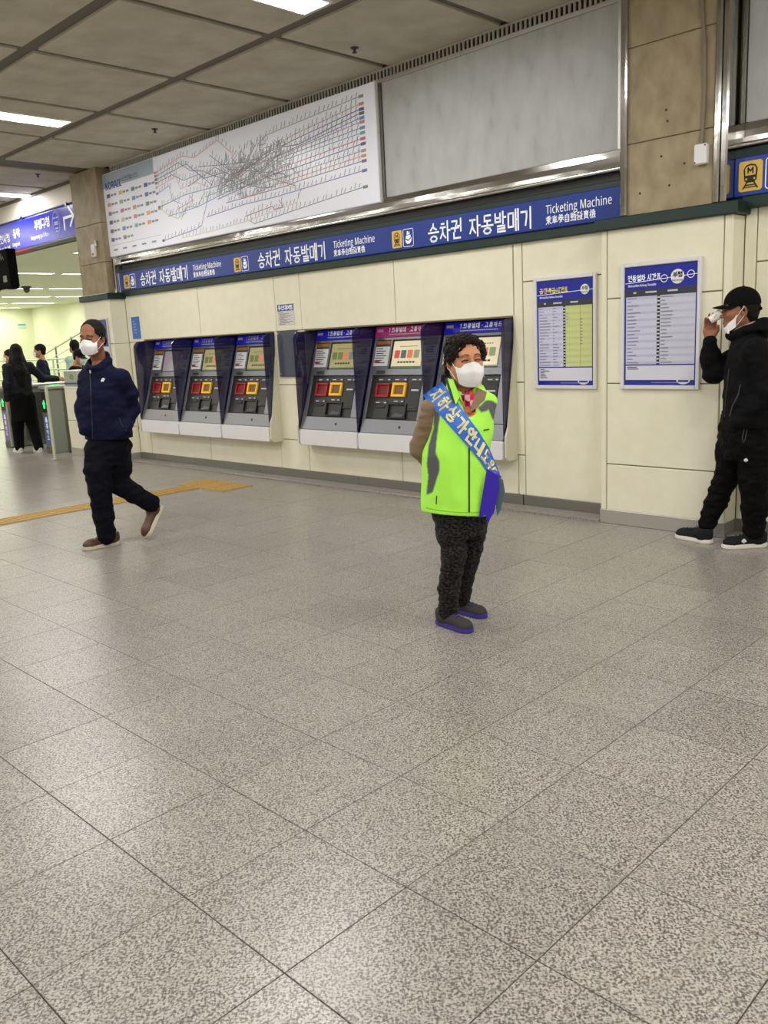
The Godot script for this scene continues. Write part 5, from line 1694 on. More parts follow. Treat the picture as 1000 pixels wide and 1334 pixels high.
func lady() -> void:
	var t := thing("person", "woman in a fluorescent yellow vest and blue sash, white mask, hands behind her back", "person", Vector3(.07, 0, 2.62), deg_to_rad(40.07))
	var yaw := deg_to_rad(20)
	var to := fresh()
	var HX := Transform3D(Basis.from_euler(Vector3(.02, deg_to_rad(19), .02)), Vector3(.054, 1.324, .02))
	var hf := head_field(1.04)
	hf.net(.0038, to, HX)
	var shl := Vector3(-.114, 1.10, .012)
	var shr := Vector3(.142, 1.10, -.055)
	var armL := [Vector3(-.180, .905, -.045), Vector3(-.04, .735, -.175)]
	var armR := [Vector3(.108, .90, -.195), Vector3(.0, .735, -.21)]
	var legL := [Vector3(-.045, .70, .02), Vector3(-.032, .40, .035), Vector3(-.065, .09, -.045)]
	var legR := [Vector3(.085, .70, -.04), Vector3(.06, .40, -.09), Vector3(.0, .09, -.235)]
	body_under(to, Vector3(.01, .74, 0), Vector3(.03, 1.03, 0), Vector3(.05, 1.17, 0), [armL, armR], [legL, legR], [shl, shr])
	hand_field(.5).net(.005, to, frame_of(armL[1], Vector3(.9, -.25, -.1), Vector3(0, .2, -1)))
	hand_field(.5, -1.0).net(.005, to, frame_of(armR[1], Vector3(-.9, -.25, -.1), Vector3(0, .2, -1)))
	put("body", solid(to), skin(c8(196, 140, 104)), t)
	var dark := mat(c8(46, 32, 28), .6)
	face_marks(t, hf, HX, mat(c8(120, 84, 66), .8), dark, .003, .005)
	# curly dark hair
	var h := Field.new()
	h.ell(Vector3(-.002, .043, -.022), Vector3(.084, .080, .101), .02)
	h.ell(Vector3(.0, .088, .03), Vector3(.060, .030, .055), .02)
	for s in [-1.0, 1.0]:
		h.ell(Vector3(s * .072, .035, .010), Vector3(.024, .050, .046), .02)
		h.ell(Vector3(s * .060, -.03, -.055), Vector3(.024, .045, .035), .02)
	h.ell(Vector3(0, -.04, -.075), Vector3(.06, .05, .035), .02)
	h.ell(Vector3(0, -.025, .105), Vector3(.066, .104, .078), .012, Basis(), true)
	h.folds(3, .014, Vector3(42, 42, 42))
	put("hair", netted(h, .0045, HX), cloth(c8(34, 26, 24), .7, .5), t)
	mask_part(t, hf, HX, mat(c8(236, 236, 240), .75), -.010, -.121, .024, .070, true, true, .22)
	# jacket sleeves and collar
	var jm := cloth(c8(134, 113, 92), .55, .4)
	var j := Field.new()
	j.loft([[.62, -.005, 0, .15, .115], [.85, .0, 0, .145, .115], [1.02, .03, 0, .14, .11], [1.12, .03, 0, .135, .085], [1.17, .045, 0, .085, .065]], Vector3.ZERO, 0.0, .03)
	arm(j, [shl + Vector3(0, .0, 0), armL[0], armL[1] + Vector3(-.03, .02, .0)], [.051, .046, .042])
	arm(j, [shr, armR[0], armR[1]], [.052, .044, .04])
	ring(j, Vector3(.052, 0, .0), .066, .060, 1.215, 1.165, yaw, .55, .014)
	j.folds(8, .007, Vector3(8, 22, 8))
	put("jacket", netted(j, .0085), jm, t)
	# scarf
	var sc := Field.new()
	ring(sc, Vector3(.052, 0, .006), .056, .055, 1.205, 1.15, yaw, .0, .016)
	sc.ell(Vector3(.072, 1.125, .068), Vector3(.042, .062, .024), .02, Basis(Vector3.RIGHT, -.35))
	sc.folds(4, .008, Vector3(30, 30, 30))
	var pink := [lin(c8(196, 48, 90)), lin(c8(226, 120, 84)), lin(c8(120, 24, 60)), lin(c8(232, 170, 170))]
	var scm := cloth(Color.WHITE, .8)
	scm.vertex_color_use_as_albedo = true
	put("scarf", netted(sc, .004, Transform3D(), func(p: Vector3, _n: Vector3) -> Color:
		return pink[int(floorf(p.x * 42.0) + floorf(p.y * 36.0)) & 3]), scm, t)
	# vest
	var v := Field.new()
	v.loft([[.54, -.008, 0, .166, .128], [.62, -.008, 0, .170, .132], [.75, -.008, 0, .168, .134], [.88, -.002, 0, .163, .134], [1.0, .028, .0, .150, .128], [1.09, .034, 0, .146, .112], [1.135, .036, -.002, .130, .095], [1.175, .042, -.004, .098, .080], [1.215, .05, -.004, .066, .062]], Vector3.ZERO, 0.0, .03)
	v.cap(Vector3(.03, 1.14, .0), shl + Vector3(.012, .022, .0), .06, .030, .04)
	v.cap(Vector3(.05, 1.14, .0), shr + Vector3(.026, .02, .02), .06, .036, .04)
	ring(v, Vector3(.052, 0, -.002), .074, .068, 1.222, 1.165, yaw, .75, .013)
	v.ell(Vector3(.052, 1.235, .03), Vector3(.052, .07, .07), .01, Basis(), true)
	v.ell(Vector3(.072, 1.15, .115), Vector3(.042, .088, .062), .012, Basis(), true)
	v.ell(Vector3(-.20, 1.03, .03), Vector3(.050, .10, .075), .01, Basis(), true)
	v.cut(Vector3(-.10, -1, .10), Vector3(.048, .585, .0))
	v.folds(12, .007, Vector3(7, 5, 7))
	var lime := lin(c8(180, 255, 92))
	var grey := lin(c8(92, 94, 100))
	var gl := PackedVector2Array([Vector2(-.099, 1.10), Vector2(-.069, 1.085), Vector2(-.088, .98), Vector2(-.097, .907), Vector2(-.080, .862), Vector2(-.082, .82), Vector2(-.100, .77), Vector2(-.118, .715), Vector2(-.150, .700), Vector2(-.137, .788), Vector2(-.141, .85), Vector2(-.130, .936), Vector2(-.104, 1.01)])
	var gr := PackedVector2Array([Vector2(.105, 1.105), Vector2(.147, 1.135), Vector2(.172, 1.13), Vector2(.20, 1.11), Vector2(.20, 1.03), Vector2(.174, 1.043), Vector2(.157, 1.090), Vector2(.12, 1.082)])
	var vm := cloth(Color.WHITE, .75, .2)
	vm.vertex_color_use_as_albedo = true
	var vest := put("vest", netted(v, .0058, Transform3D(), func(p: Vector3, n: Vector3) -> Color:
		if n.z < -.25: return lime
		var q := Vector2(p.x, p.y - .2 * (p.z - .05) * .0)
		var c := 0.0
		for o in [Vector2(-.003, 0), Vector2(.003, 0), Vector2(0, -.003), Vector2(0, .003), Vector2.ZERO]:
			if in_poly(q + o, gl) or in_poly(q + o, gr): c += .2
		return lime.lerp(grey, c)), vm, t)
	var zp := S()
	var zl := []
	for i in 15: zl.append(drape(v, lerpf(.062, .05, i / 14.0), lerpf(1.0, .592, i / 14.0), .001))
	tube(zp, zl, .0042, 6)
	part("zip", zp, mat(c8(20, 22, 24), .5), vest)
	var pk := S()
	tube(pk, [drape(v, -.10, .70, .001), drape(v, -.103, .66, .001)], .003, 6)
	tube(pk, [drape(v, .13, 1.0, .001), drape(v, .155, 1.0, .001)], .003, 6)
	part("pocket_edge", pk, mat(c8(60, 90, 30), .6), vest)
	var hem := S()
	var hl := []
	for i in 19:
		var x := lerpf(-.155, .145, i / 18.0)
		hl.append(drape(v, x, .618 - .10 * (x - .048) + .0 * x, .0005))
	tube(hem, hl, .0022, 5)
	part("hem_seam", hem, mat(c8(150, 215, 50), .7), vest)
	# collar flaps lying on the chest
	var chest := Field.new()
	chest.loft([[1.0, .028, .0, .150, .128], [1.09, .034, 0, .146, .112], [1.135, .036, -.002, .130, .095], [1.175, .046, -.004, .098, .080], [1.25, .052, -.004, .070, .066]], Vector3.ZERO, 0.0, .03)
	for e in [["jacket_collar", jm, [Vector2(.108, 1.195), Vector2(.152, 1.170), Vector2(.064, 1.082), Vector2(.140, 1.138)], .007],
			["jacket_collar", jm, [Vector2(.002, 1.185), Vector2(.018, 1.165), Vector2(.050, 1.092), Vector2(.062, 1.082)], .006],
			["vest_collar", cloth(c8(178, 255, 92), .75, .2), [Vector2(-.030, 1.242), Vector2(-.004, 1.236), Vector2(.004, 1.125), Vector2(.024, 1.160)], .010],
			["collar_lining", cloth(c8(70, 74, 72), .8), [Vector2(-.042, 1.238), Vector2(-.028, 1.242), Vector2(-.012, 1.14), Vector2(.006, 1.125)], .009]]:
		var rows2 := []
		for i in 8:
			var row := []
			for k in 6:
				var q: Vector2 = e[2][0].lerp(e[2][1], k / 5.0).lerp(e[2][2].lerp(e[2][3], k / 5.0), i / 7.0)
				row.append(drape(chest, q.x, q.y, e[3]))
			rows2.append(row)
		var fs := S()
		sheet(fs, rows2, .004, Vector3.BACK)
		part(e[0], fs, e[1], t)
	# sash draped over the vest
	var low := [Vector2(-.150, 1.168), Vector2(-.045, 1.048), Vector2(.06, .925), Vector2(.118, .845), Vector2(.158, .775)]
	var high := [Vector2(-.058, 1.226), Vector2(.028, 1.112), Vector2(.105, 1.0), Vector2(.155, .91), Vector2(.205, .775)]
	var span := func(line: Array, s: float) -> Vector2:
		var k := clampf(s, 0.0, .9999) * 4.0
		return line[int(k)].lerp(line[int(k) + 1], k - int(k))
	var vj := Field.new()
	vj = v
	var on := func(p: Vector2) -> Vector3:
		var a: Vector2 = span.call(low, p.x)
		var b: Vector2 = span.call(high, p.x)
		var q := a.lerp(b, p.y)
		var w := drape(vj, q.x, q.y, .005)
		if q.x > .15: w.z = minf(w.z, .06) - (q.x - .15) * .5
		return w
	var rows := []
	for i in 49:
		var row := []
		for k in 9: row.append(on.call(Vector2(i / 48.0, k / 8.0)))
		rows.append(row)
	# smooth the cloth a little along its length
	for pass_ in 4:
		for i in range(1, 48):
			for k in 9: rows[i][k].z = (rows[i - 1][k].z + rows[i][k].z * 2.0 + rows[i + 1][k].z) / 4.0
	var ss := S()
	sheet(ss, rows, .0025, Vector3.BACK)
	var sm := cloth(Color.WHITE, .45, .5)
	sm.vertex_color_use_as_albedo = true
	var sash := part("sash", ss, mat(c8(52, 112, 218), .42), t)
	var run := PackedFloat32Array([0.0])
	for i in 48: run.append(run[i] + rows[i][4].distance_to(rows[i + 1][4]))
	var at := func(p: Vector2) -> Vector3:
		var want := clampf(p.x, 0, .9999) * run[48]
		var r0 := 0
		while r0 < 47 and run[r0 + 1] < want: r0 += 1
		var i := r0 + clampf((want - run[r0]) / maxf(run[r0 + 1] - run[r0], 1e-6), 0.0, .999)
		var k := clampf(p.y, 0, .9999) * 8.0
		var i0 := int(i)
		var k0 := int(k)
		var a: Vector3 = rows[i0][k0].lerp(rows[i0 + 1][k0], i - i0)
		var b: Vector3 = rows[i0][k0 + 1].lerp(rows[i0 + 1][k0 + 1], i - i0)
		return a.lerp(b, k - k0)
	# letters: upright across the band, read along it
	var length := 0.0
	for i in 48: length += rows[i][4].distance_to(rows[i + 1][4])
	var breadth: float = rows[20][0].distance_to(rows[20][8])
	var ink := S()
	var rim := S()
	var text := "지하상가안내도우미"
	for n in text.length():
		var x0 := .022 + n * .068
		for pl in glyph(text[n]):
			for i in pl.size() - 1:
				var a: Vector2 = pl[i]
				var b: Vector2 = pl[i + 1]
				var steps := maxi(1, int(a.distance_to(b) / .3))
				for q in steps:
					var p0: Vector2 = a.lerp(b, float(q) / steps)
					var p1: Vector2 = a.lerp(b, float(q + 1) / steps)
					var w0: Vector3 = at.call(Vector2((x0 + p0.x * .057) / length, .85 - p0.y * .70))
					var w1: Vector3 = at.call(Vector2((x0 + p1.x * .057) / length, .85 - p1.y * .70))
					var d := (w1 - w0).normalized()
					var nn := d.cross(Vector3(.2, 0, 1)).normalized()
					for lay in [[ink, .0036, .0022], [rim, .0054, .0014]]:
						var o: Vector3 = Vector3(.15, .1, 1).normalized() * lay[2]
						var e: Vector3 = d * lay[1] * .8
						var m2: Vector3 = nn * lay[1]
						face(lay[0], [w0 - e + m2 + o, w1 + e + m2 + o, w1 + e - m2 + o, w0 - e - m2 + o], Vector3(.2, 0, 1))
	part("lettering", ink, mat(c8(246, 232, 110), .5), sash)
	part("lettering_outline", rim, mat(c8(244, 246, 240), .5), sash)
	for e in [[[.140, .82], [.192, .785], [.198, .73], [.168, .607], [.152, .585], [.138, .555], [.128, .599], [.095, .588], [.112, .68]]]:
		var poly := PackedVector2Array()
		for q in e: poly.append(Vector2(q[0], q[1]))
		var st := S()
		slab(st, poly, Transform3D(Basis(Vector3.UP, .12), Vector3(.0, 0, .125)), .003)
		part("sash_tail", st, cloth(c8(62, 44, 172), .45, .4), sash)
	var tail := S()
	slab(tail, PackedVector2Array([Vector2(.175, .78), Vector2(.216, .755), Vector2(.224, .70), Vector2(.202, .61), Vector2(.184, .58), Vector2(.178, .66)]), Transform3D(Basis(), Vector3(0, 0, .05)), .003)
	part("sash_tail", tail, cloth(c8(84, 108, 120), .5, .4), sash)
	var kn := Field.new()
	kn.ell(Vector3(.172, .782, .045), Vector3(.03, .02, .022), .01)
	kn.cap(Vector3(.15, .80, .06), Vector3(.20, .765, .03), .012, .01, .01)
	put("sash_knot", netted(kn, .004), mat(c8(50, 70, 190), .45), sash)
	# trousers
	var p := Field.new()
	p.loft([[.48, .02, -.01, .10, .09], [.60, .0, -.005, .135, .105], [.76, .0, 0, .14, .11]], Vector3.ZERO, 0.0, .03)
	p.chain([Vector3(-.040, .66, .02), Vector3(-.036, .50, .025), Vector3(-.028, .40, .03), Vector3(-.060, .20, -.01), Vector3(-.066, .075, -.045)], [.086, .073, .061, .052, .050], .02)
	p.chain([Vector3(.080, .66, -.03), Vector3(.068, .50, -.05), Vector3(.055, .38, -.085), Vector3(.016, .20, -.18), Vector3(.0, .085, -.235)], [.082, .070, .060, .050, .048], .012)
	p.folds(5, .009, Vector3(12, 22, 12))
	var leo := noise_tex(51, 256, 0.055, 1, [[0.0, c8(12, 12, 14)], [0.48, c8(14, 14, 16)], [0.55, c8(48, 46, 47)], [1.0, c8(60, 57, 58)]])
	var pm := cloth(Color.WHITE, .9)
	pm.albedo_texture = leo
	pm.uv1_scale = Vector3(3.4, 5.0, 3.4)
	put("trousers", netted(p, .0075), pm, t)
	var up := cloth(c8(66, 62, 62), .8)
	var so := mat(c8(66, 48, 142), .5)
	shoe(t, Vector3(-.125, 0, -.095), Vector3(.045, 0, .075), Vector3.UP, up, so, mat(c8(70, 58, 120), .7), .005, .085)
	shoe(t, Vector3(-.055, 0, -.29), Vector3(.125, 0, -.145), Vector3.UP, up, so, mat(c8(60, 52, 110), .7), .005, .085)

func walking_man() -> void:
	var t := thing("person", "man in a navy zip jacket and white mask walking with hands in his pockets", "person", Vector3(-3.2, 0, 2.75), deg_to_rad(63.06))
	var to := fresh()
	var HX := Transform3D(Basis.from_euler(Vector3(.10, deg_to_rad(-33), .0)), Vector3(.006, 1.542, .02))
	var hf := head_field(1.06)
	hf.net(.004, to, HX)
	var shR := Vector3(.165, 1.245, .095)
	var shL := Vector3(-.058, 1.26, -.085)
	var aR := [Vector3(.222, 1.02, .01), Vector3(.145, .875, .14)]
	var aL := [Vector3(-.112, 1.03, -.02), Vector3(-.105, .90, .06)]
	var lF := [Vector3(-.015, .79, .0), Vector3(-.065, .46, .05), Vector3(-.055, .09, .0)]
	var lB := [Vector3(.075, .79, .0), Vector3(.085, .46, -.04), Vector3(.305, .275, -.14)]
	body_under(to, Vector3(.02, .88, 0), Vector3(.045, 1.15, 0), Vector3(.03, 1.34, 0), [aR, aL], [lF, lB], [shR, shL])
	put("body", solid(to), skin(c8(150, 100, 76)), t)
	face_marks(t, hf, HX, mat(c8(52, 38, 32), .8), mat(c8(40, 28, 24), .6), .002, -.003)
	var h := Field.new()
	h.ell(Vector3(0, .040, -.022), Vector3(.082, .091, .100), .02)
	h.ell(Vector3(0, -.03, -.075), Vector3(.062, .045, .035), .02)
	for s in [-1.0, 1.0]: h.ell(Vector3(s * .074, .022, -.008), Vector3(.012, .036, .03), .012)
	h.ell(Vector3(0, .038, .112), Vector3(.070, .088, .098), .014, Basis(), true)
	h.ell(Vector3(0, -.06, .06), Vector3(.12, .07, .085), .012, Basis(), true)
	h.folds(3, .005, Vector3(60, 60, 60))
	put("hair", netted(h, .0045, HX), cloth(c8(26, 22, 22), .6, .4), t)
	mask_part(t, hf, HX, mat(c8(238, 238, 244), .75), -.004, -.112, .022, .068, true, true, .06)
	# jacket
	var navy := cloth(c8(16, 18, 46), .8, .1)
	var yaw := deg_to_rad(-40)
	var j := Field.new()
	j.loft([[.79, 0, 0, .178, .135], [.86, 0, 0, .186, .142], [.98, 0, 0, .184, .14], [1.12, 0, 0, .192, .142], [1.20, 0, -.005, .185, .128], [1.27, 0, -.01, .145, .10], [1.325, 0, -.012, .10, .082], [1.36, 0, -.01, .07, .068]], Vector3(.04, 0, 0), yaw, .03)
	j.cap(Vector3(.05, 1.26, 0), shR, .08, .066, .04)
	j.cap(Vector3(.04, 1.26, 0), shL, .08, .064, .04)
	arm(j, [shR, Vector3(.212, 1.13, .055), aR[0], aR[1]], [.068, .066, .060, .054], .03)
	arm(j, [shL, aL[0], aL[1]], [.07, .06, .055], .03)
	ring(j, Vector3(.028, 0, .0), .074, .070, 1.43, 1.34, yaw, .28, .014)
	ring(j, Vector3(.03, 0, .0), .080, .076, 1.39, 1.325, yaw, .2, .018)
	j.ell(Vector3(.012, 1.44, .02), Vector3(.058, .10, .062), .01, Basis(), true)
	j.cut(Vector3(0, -1, 0), Vector3(0, .815, 0))
	j.folds(15, .010, Vector3(7, 12, 7))
	var jk := put("jacket", netted(j, .009), navy, t)
	var fwd := Basis(Vector3.UP, yaw)
	var zp := S()
	var zl := []
	for i in 15:
		var y := lerpf(1.325, .83, i / 14.0)
		zl.append(drape(j, lerpf(-.035, -.072, i / 14.0), y, .001))
	tube(zp, zl, .004, 6)
	part("zip", zp, mat(c8(44, 46, 64), .5, .2), jk)
	var tg := S()
	bx(tg, Vector3(-.006, -.02, 0), Vector3(.006, .004, .004), .001, Transform3D(Basis(), drape(j, -.036, 1.315, .004)))
	part("zip_pull", tg, M.steel, jk)
	var lg := S()
	var lp := drape(j, .045, 1.245, .002)
	slab(lg, PackedVector2Array([Vector2(-.018, -.012), Vector2(.018, -.012), Vector2(.014, .006), Vector2(.004, .014), Vector2(-.004, .014), Vector2(-.012, .004)]), Transform3D(Basis(Vector3.UP, .1), lp), .003)
	part("chest_logo", lg, M.white, jk)
	var pe := S()
	tube(pe, [drape(j, .125, .97, .001), drape(j, .135, .92, .001), drape(j, .165, .875, .001)], .005, 6)
	part("pocket_edge", pe, mat(c8(14, 16, 36), .7), jk)
	# collar lining
	var sc := Field.new()
	ring(sc, Vector3(.026, 0, .0), .060, .058, 1.385, 1.33, yaw, .25, .012)
	put("shirt_collar", netted(sc, .005), cloth(c8(64, 62, 72), .8), t)
	# trousers
	var p := Field.new()
	p.loft([[.62, 0, 0, .13, .12], [.75, 0, 0, .160, .120], [.82, 0, 0, .150, .108], [.92, 0, 0, .135, .095]], Vector3(.03, 0, -.005), deg_to_rad(-45), .03)
	p.chain([Vector3(-.035, .74, .01), Vector3(-.066, .60, .045), Vector3(-.066, .45, .05), Vector3(-.062, .25, .02), Vector3(-.056, .085, -.005)], [.108, .094, .082, .074, .070], .03)
	p.chain([Vector3(.09, .74, -.02), Vector3(.085, .60, -.035), Vector3(.075, .46, -.04)], [.11, .092, .080], .03)
	p.chain([Vector3(.075, .46, -.04), Vector3(.18, .37, -.085), Vector3(.295, .275, -.135)], [.080, .074, .068], .02)
	p.folds(9, .012, Vector3(9, 14, 9))
	put("trousers", netted(p, .009), cloth(c8(12, 13, 24), .85, .08), t)
	var brown := mat(c8(82, 52, 38), .5)
	var sole := mat(c8(206, 198, 178), .6)
	shoe(t, Vector3(.035, 0, -.07), Vector3(-.235, 0, .03), Vector3.UP, brown, sole, mat(c8(150, 140, 128), .7), .006, .085)
	shoe(t, Vector3(.385, .235, -.19), Vector3(.235, .01, -.085), Vector3(-.80, .5, .25), brown, sole, null, .006, .085)

func leaning_man() -> void:
	var t := thing("person", "man in black with a black cap drinking from a paper cup by the pillar", "person", Vector3(.45, 0, .40), deg_to_rad(22.84))
	var to := fresh()
	var HX := Transform3D(Basis.from_euler(Vector3(-.04, deg_to_rad(-78), .0)), Vector3(.035, 1.495, .0))
	var hf := head_field(1.05, .004)
	hf.net(.004, to, HX)
	var shF := Vector3(.105, 1.25, -.19)
	var shN := Vector3(.13, 1.25, .19)
	var aF := [Vector3(-.105, 1.125, -.10), Vector3(-.128, 1.325, -.04)]
	var aN := [Vector3(.215, .99, .215), Vector3(.075, .86, .15)]
	var lF := [Vector3(.05, .80, -.06), Vector3(-.005, .46, -.09), Vector3(-.13, .09, -.125)]
	var lN := [Vector3(.15, .80, .06), Vector3(.155, .46, .04), Vector3(.175, .09, -.025)]
	body_under(to, Vector3(.11, .84, 0), Vector3(.12, 1.12, 0), Vector3(.085, 1.33, 0), [aF, aN], [lF, lN], [shF, shN])
	# hand round the cup: palm towards the viewer, thumb on the near side
	hand_field(.42, 1.0, .018).net(.0032, to, frame_of(Vector3(-.132, 1.338, -.040), Vector3(.02, 1, -.05), Vector3(.1, .05, 1)))
	put("body", solid(to), skin(c8(146, 98, 72)), t)
	face_marks(t, hf, HX, mat(c8(40, 30, 26), .8), mat(c8(34, 24, 22), .6), .002, .002)
	# cap
	var cm := cloth(c8(9, 9, 11), .85, .06)
	var c := Field.new()
	c.ell(Vector3(0, .046, -.015), Vector3(.086, .100, .108), .01)
	c.cut(Vector3(0, -1, -.10), Vector3(0, .028, 0))
	c.ell(Vector3(0, .0, -.01), Vector3(.077, .11, .098), .004, Basis(), true)
	var cap := put("cap", netted(c, .0045, HX), cm, t)
	var bm := S()
	var br := []
	for i in 13:
		var row := []
		var a := lerpf(-1.1, 1.1, i / 12.0)
		for k in 6:
			var w := k / 5.0
			var out := .068 * w * cos(a * .9)
			row.append(HX * Vector3(sin(a) * (.083 - .008 * w), .038 - .024 * absf(a) * absf(a) * .5 - .016 * w, -.015 + cos(a) * .105 + out))
		br.append(row)
	sheet(bm, br, .005, HX.basis * Vector3.UP)
	part("brim", bm, cm, cap)
	var bt := S()
	lathe(bt, [Vector2(.0005, .004), Vector2(.006, .003), Vector2(.008, 0)], HX * Transform3D(Basis(), Vector3(0, .146, -.015)), 10)
	part("button", bt, cm, cap)
	var stp := Field.new()
	stp.cap(Vector3(-.04, .012, -.112), Vector3(.04, .012, -.112), .012, .012, .01)
	put("strap", netted(stp, .005, HX), cm, cap)
	var h := Field.new()
	h.ell(Vector3(0, .02, -.025), Vector3(.080, .085, .098), .02)
	h.ell(Vector3(0, -.03, -.07), Vector3(.062, .05, .04), .02)
	h.ell(Vector3(0, -.04, .075), Vector3(.12, .13, .09), .01, Basis(), true)
	h.cut(Vector3.UP, Vector3(0, .045, 0))
	h.folds(2, .004, Vector3(60, 60, 60))
	put("hair", netted(h, .005, HX), cloth(c8(24, 21, 20), .7, .3), t)
	# mask pulled down to the chin
	var wm := mat(c8(232, 232, 236), .75)
	var rows := []
	for j in 6:
		var row := []
		for i in 15:
			var s := i / 7.0 - 1.0
			var a := s * 1.25
			row.append(HX * Vector3(sin(a) * .072, -.135 + j * .0105 + .040 * s * s + .004 * j * absf(s), -.004 + (.070 + .012 * sin(PI * j / 5.0)) * cos(a) + .008))
		rows.append(row)
	var ms := S()
	sheet(ms, rows, .003, HX.basis * Vector3.BACK)
	var mk := part("face_mask", ms, wm, t)
	for s in [-1.0, 1.0]:
		var q := S()
		tube(q, [HX * Vector3(s * .066, -.070, .045), HX * Vector3(s * .079, -.02, .018), HX * Vector3(s * .086, .028, -.008)], .0017, 6)
		tube(q, [HX * Vector3(s * .070, -.085, .022), HX * Vector3(s * .080, -.05, .0), HX * Vector3(s * .086, -.03, -.012)], .0017, 6)
		part("mask_strap", q, wm, mk)
	# hooded jacket
	var black := cloth(c8(11, 11, 14), .8, .08)
	var j := Field.new()
	j.loft([[.77, .015, 0, .155, .20], [.84, .015, 0, .165, .215], [1.0, .02, 0, .165, .215], [1.14, .02, 0, .16, .21], [1.23, .01, 0, .14, .205], [1.30, -.01, 0, .10, .14], [1.36, -.025, 0, .075, .085]], Vector3(.105, 0, 0), 0.0, .03)
	j.cap(Vector3(.10, 1.25, 0), shF, .09, .072, .04)
	j.cap(Vector3(.11, 1.25, 0), shN, .09, .072, .04)
	arm(j, [shF, aF[0]], [.075, .070], .03)
	arm(j, [aF[0], Vector3(-.125, 1.22, -.07), aF[1] - Vector3(0, .015, 0)], [.068, .058, .047], .02)
	arm(j, [shN, aN[0], aN[1]], [.076, .066, .058], .03)
	ring(j, Vector3(.068, 0, .0), .085, .082, 1.41, 1.345, deg_to_rad(-80), .15, .026)
	j.ell(Vector3(.185, 1.385, 0), Vector3(.06, .06, .10), .03)
	j.ell(Vector3(.042, 1.45, .0), Vector3(.068, .105, .068), .01, Basis(), true)
	j.cut(Vector3(0, -1, 0), Vector3(0, .79, 0))
	j.folds(25, .012, Vector3(7, 11, 7))
	var jk := put("jacket", netted(j, .009), black, t)
	var pz := S()
	tube(pz, [drape(j, .055, 1.06, .001), drape(j, .045, 1.0, .001), drape(j, .015, .93, .001), drape(j, .0, .865, .001)], .005, 6)
	part("pocket_zip", pz, mat(c8(70, 72, 78), .35, .3), jk)
	var zz := S()
	tube(zz, [drape(j, -.012, 1.15, .001), drape(j, -.022, 1.02, .001), drape(j, -.028, .92, .001), drape(j, -.03, .84, .001)], .0032, 6)
	part("front_seam", zz, mat(c8(46, 46, 52), .4), jk)
	var cl := S()
	tube(cl, [Vector3(-.022, 1.385, .062), Vector3(-.024, 1.362, .07)], .007, 8)
	part("cord_stop", cl, M.white, jk)
	var sc := Field.new()
	ring(sc, Vector3(.066, 0, .0), .062, .058, 1.42, 1.375, deg_to_rad(-80), .3, .012)
	put("shirt_collar", netted(sc, .005), cloth(c8(150, 148, 146), .8), t)
	# trousers
	var p := Field.new()
	p.loft([[.58, 0, 0, .13, .15], [.72, 0, 0, .155, .18], [.88, 0, 0, .15, .19]], Vector3(.105, 0, 0), 0.0, .03)
	p.chain([Vector3(.05, .78, -.06), Vector3(.025, .62, -.075), Vector3(.0, .47, -.09), Vector3(-.065, .28, -.115), Vector3(-.118, .13, -.125)], [.115, .098, .080, .068, .056], .03)
	p.chain([Vector3(.15, .78, .06), Vector3(.155, .62, .06), Vector3(.155, .46, .045), Vector3(.165, .28, .01), Vector3(.168, .12, -.02)], [.118, .105, .090, .080, .066], .015)
	p.folds(19, .014, Vector3(9, 17, 9))
	var tr := put("trousers", netted(p, .009), cloth(c8(9, 9, 10), .85, .08), t)
	var dc := S()
	tube(dc, [drape(p, .085, .79, .002), drape(p, .075, .74, .004), drape(p, .082, .705, .004), drape(p, .092, .73, .004), drape(p, .1, .79, .002)], .0028, 6)
	part("drawstring", dc, mat(c8(60, 60, 64), .6), tr)
	emblem(tr, drape(p, .10, .595, .003), Basis(), .024)
	var up := cloth(c8(30, 31, 36), .7)
	var so := mat(c8(226, 222, 214), .5)
	var dk := mat(c8(20, 20, 22), .7)
	shoe(t, Vector3(-.085, 0, -.075), Vector3(-.315, 0, -.235), Vector3.UP, up, so, dk, .006, .085)
	var s2 := shoe(t, Vector3(.245, 0, -.075), Vector3(-.02, 0, .035), Vector3.UP, up, so, dk, .006, .085)
	emblem(s2, Vector3(.108, .052, .030), Basis(Vector3.UP, .36), .03)
	# the paper cup in his hand
	var g := t.transform
	var a := g * Vector3(-.130, 1.447, .0)
	var b := g * Vector3(-.066, 1.487, .004)
	var cup := thing("paper_cup", "small white paper cup held to the mouth of the man in the black cap", "paper cup", a)
	var y := (b - a).normalized()
	var cx := frame_of(Vector3.ZERO, y, Vector3(.3, .2, 1))
	var hgt := a.distance_to(b)
	var st := S()
	lathe(st, [Vector2(.0005, .004), Vector2(.021, .004), Vector2(.022, 0), Vector2(.0235, .001), Vector2(.0295, hgt), Vector2(.0285, hgt), Vector2(.0225, .006), Vector2(.0005, .006)], cx, 28)
	part("cup_wall", st, mat(c8(238, 236, 232), .5), cup)
	var ri := S()
	var rp := []
	for i in 25: rp.append(cx * Vector3(cos(TAU * i / 24) * .0295, hgt, sin(TAU * i / 24) * .0295))
	tube(ri, rp, .0016, 6)
	part("rolled_rim", ri, mat(c8(238, 236, 232), .5), cup)
	var pr := S()
	tube(pr, [cx * Vector3(.006, hgt * .35, .0262), cx * Vector3(.002, hgt * .55, .0278), cx * Vector3(-.003, hgt * .7, .0284)], .0012, 5)
	part("red_print", pr, mat(c8(190, 60, 50), .5), cup)

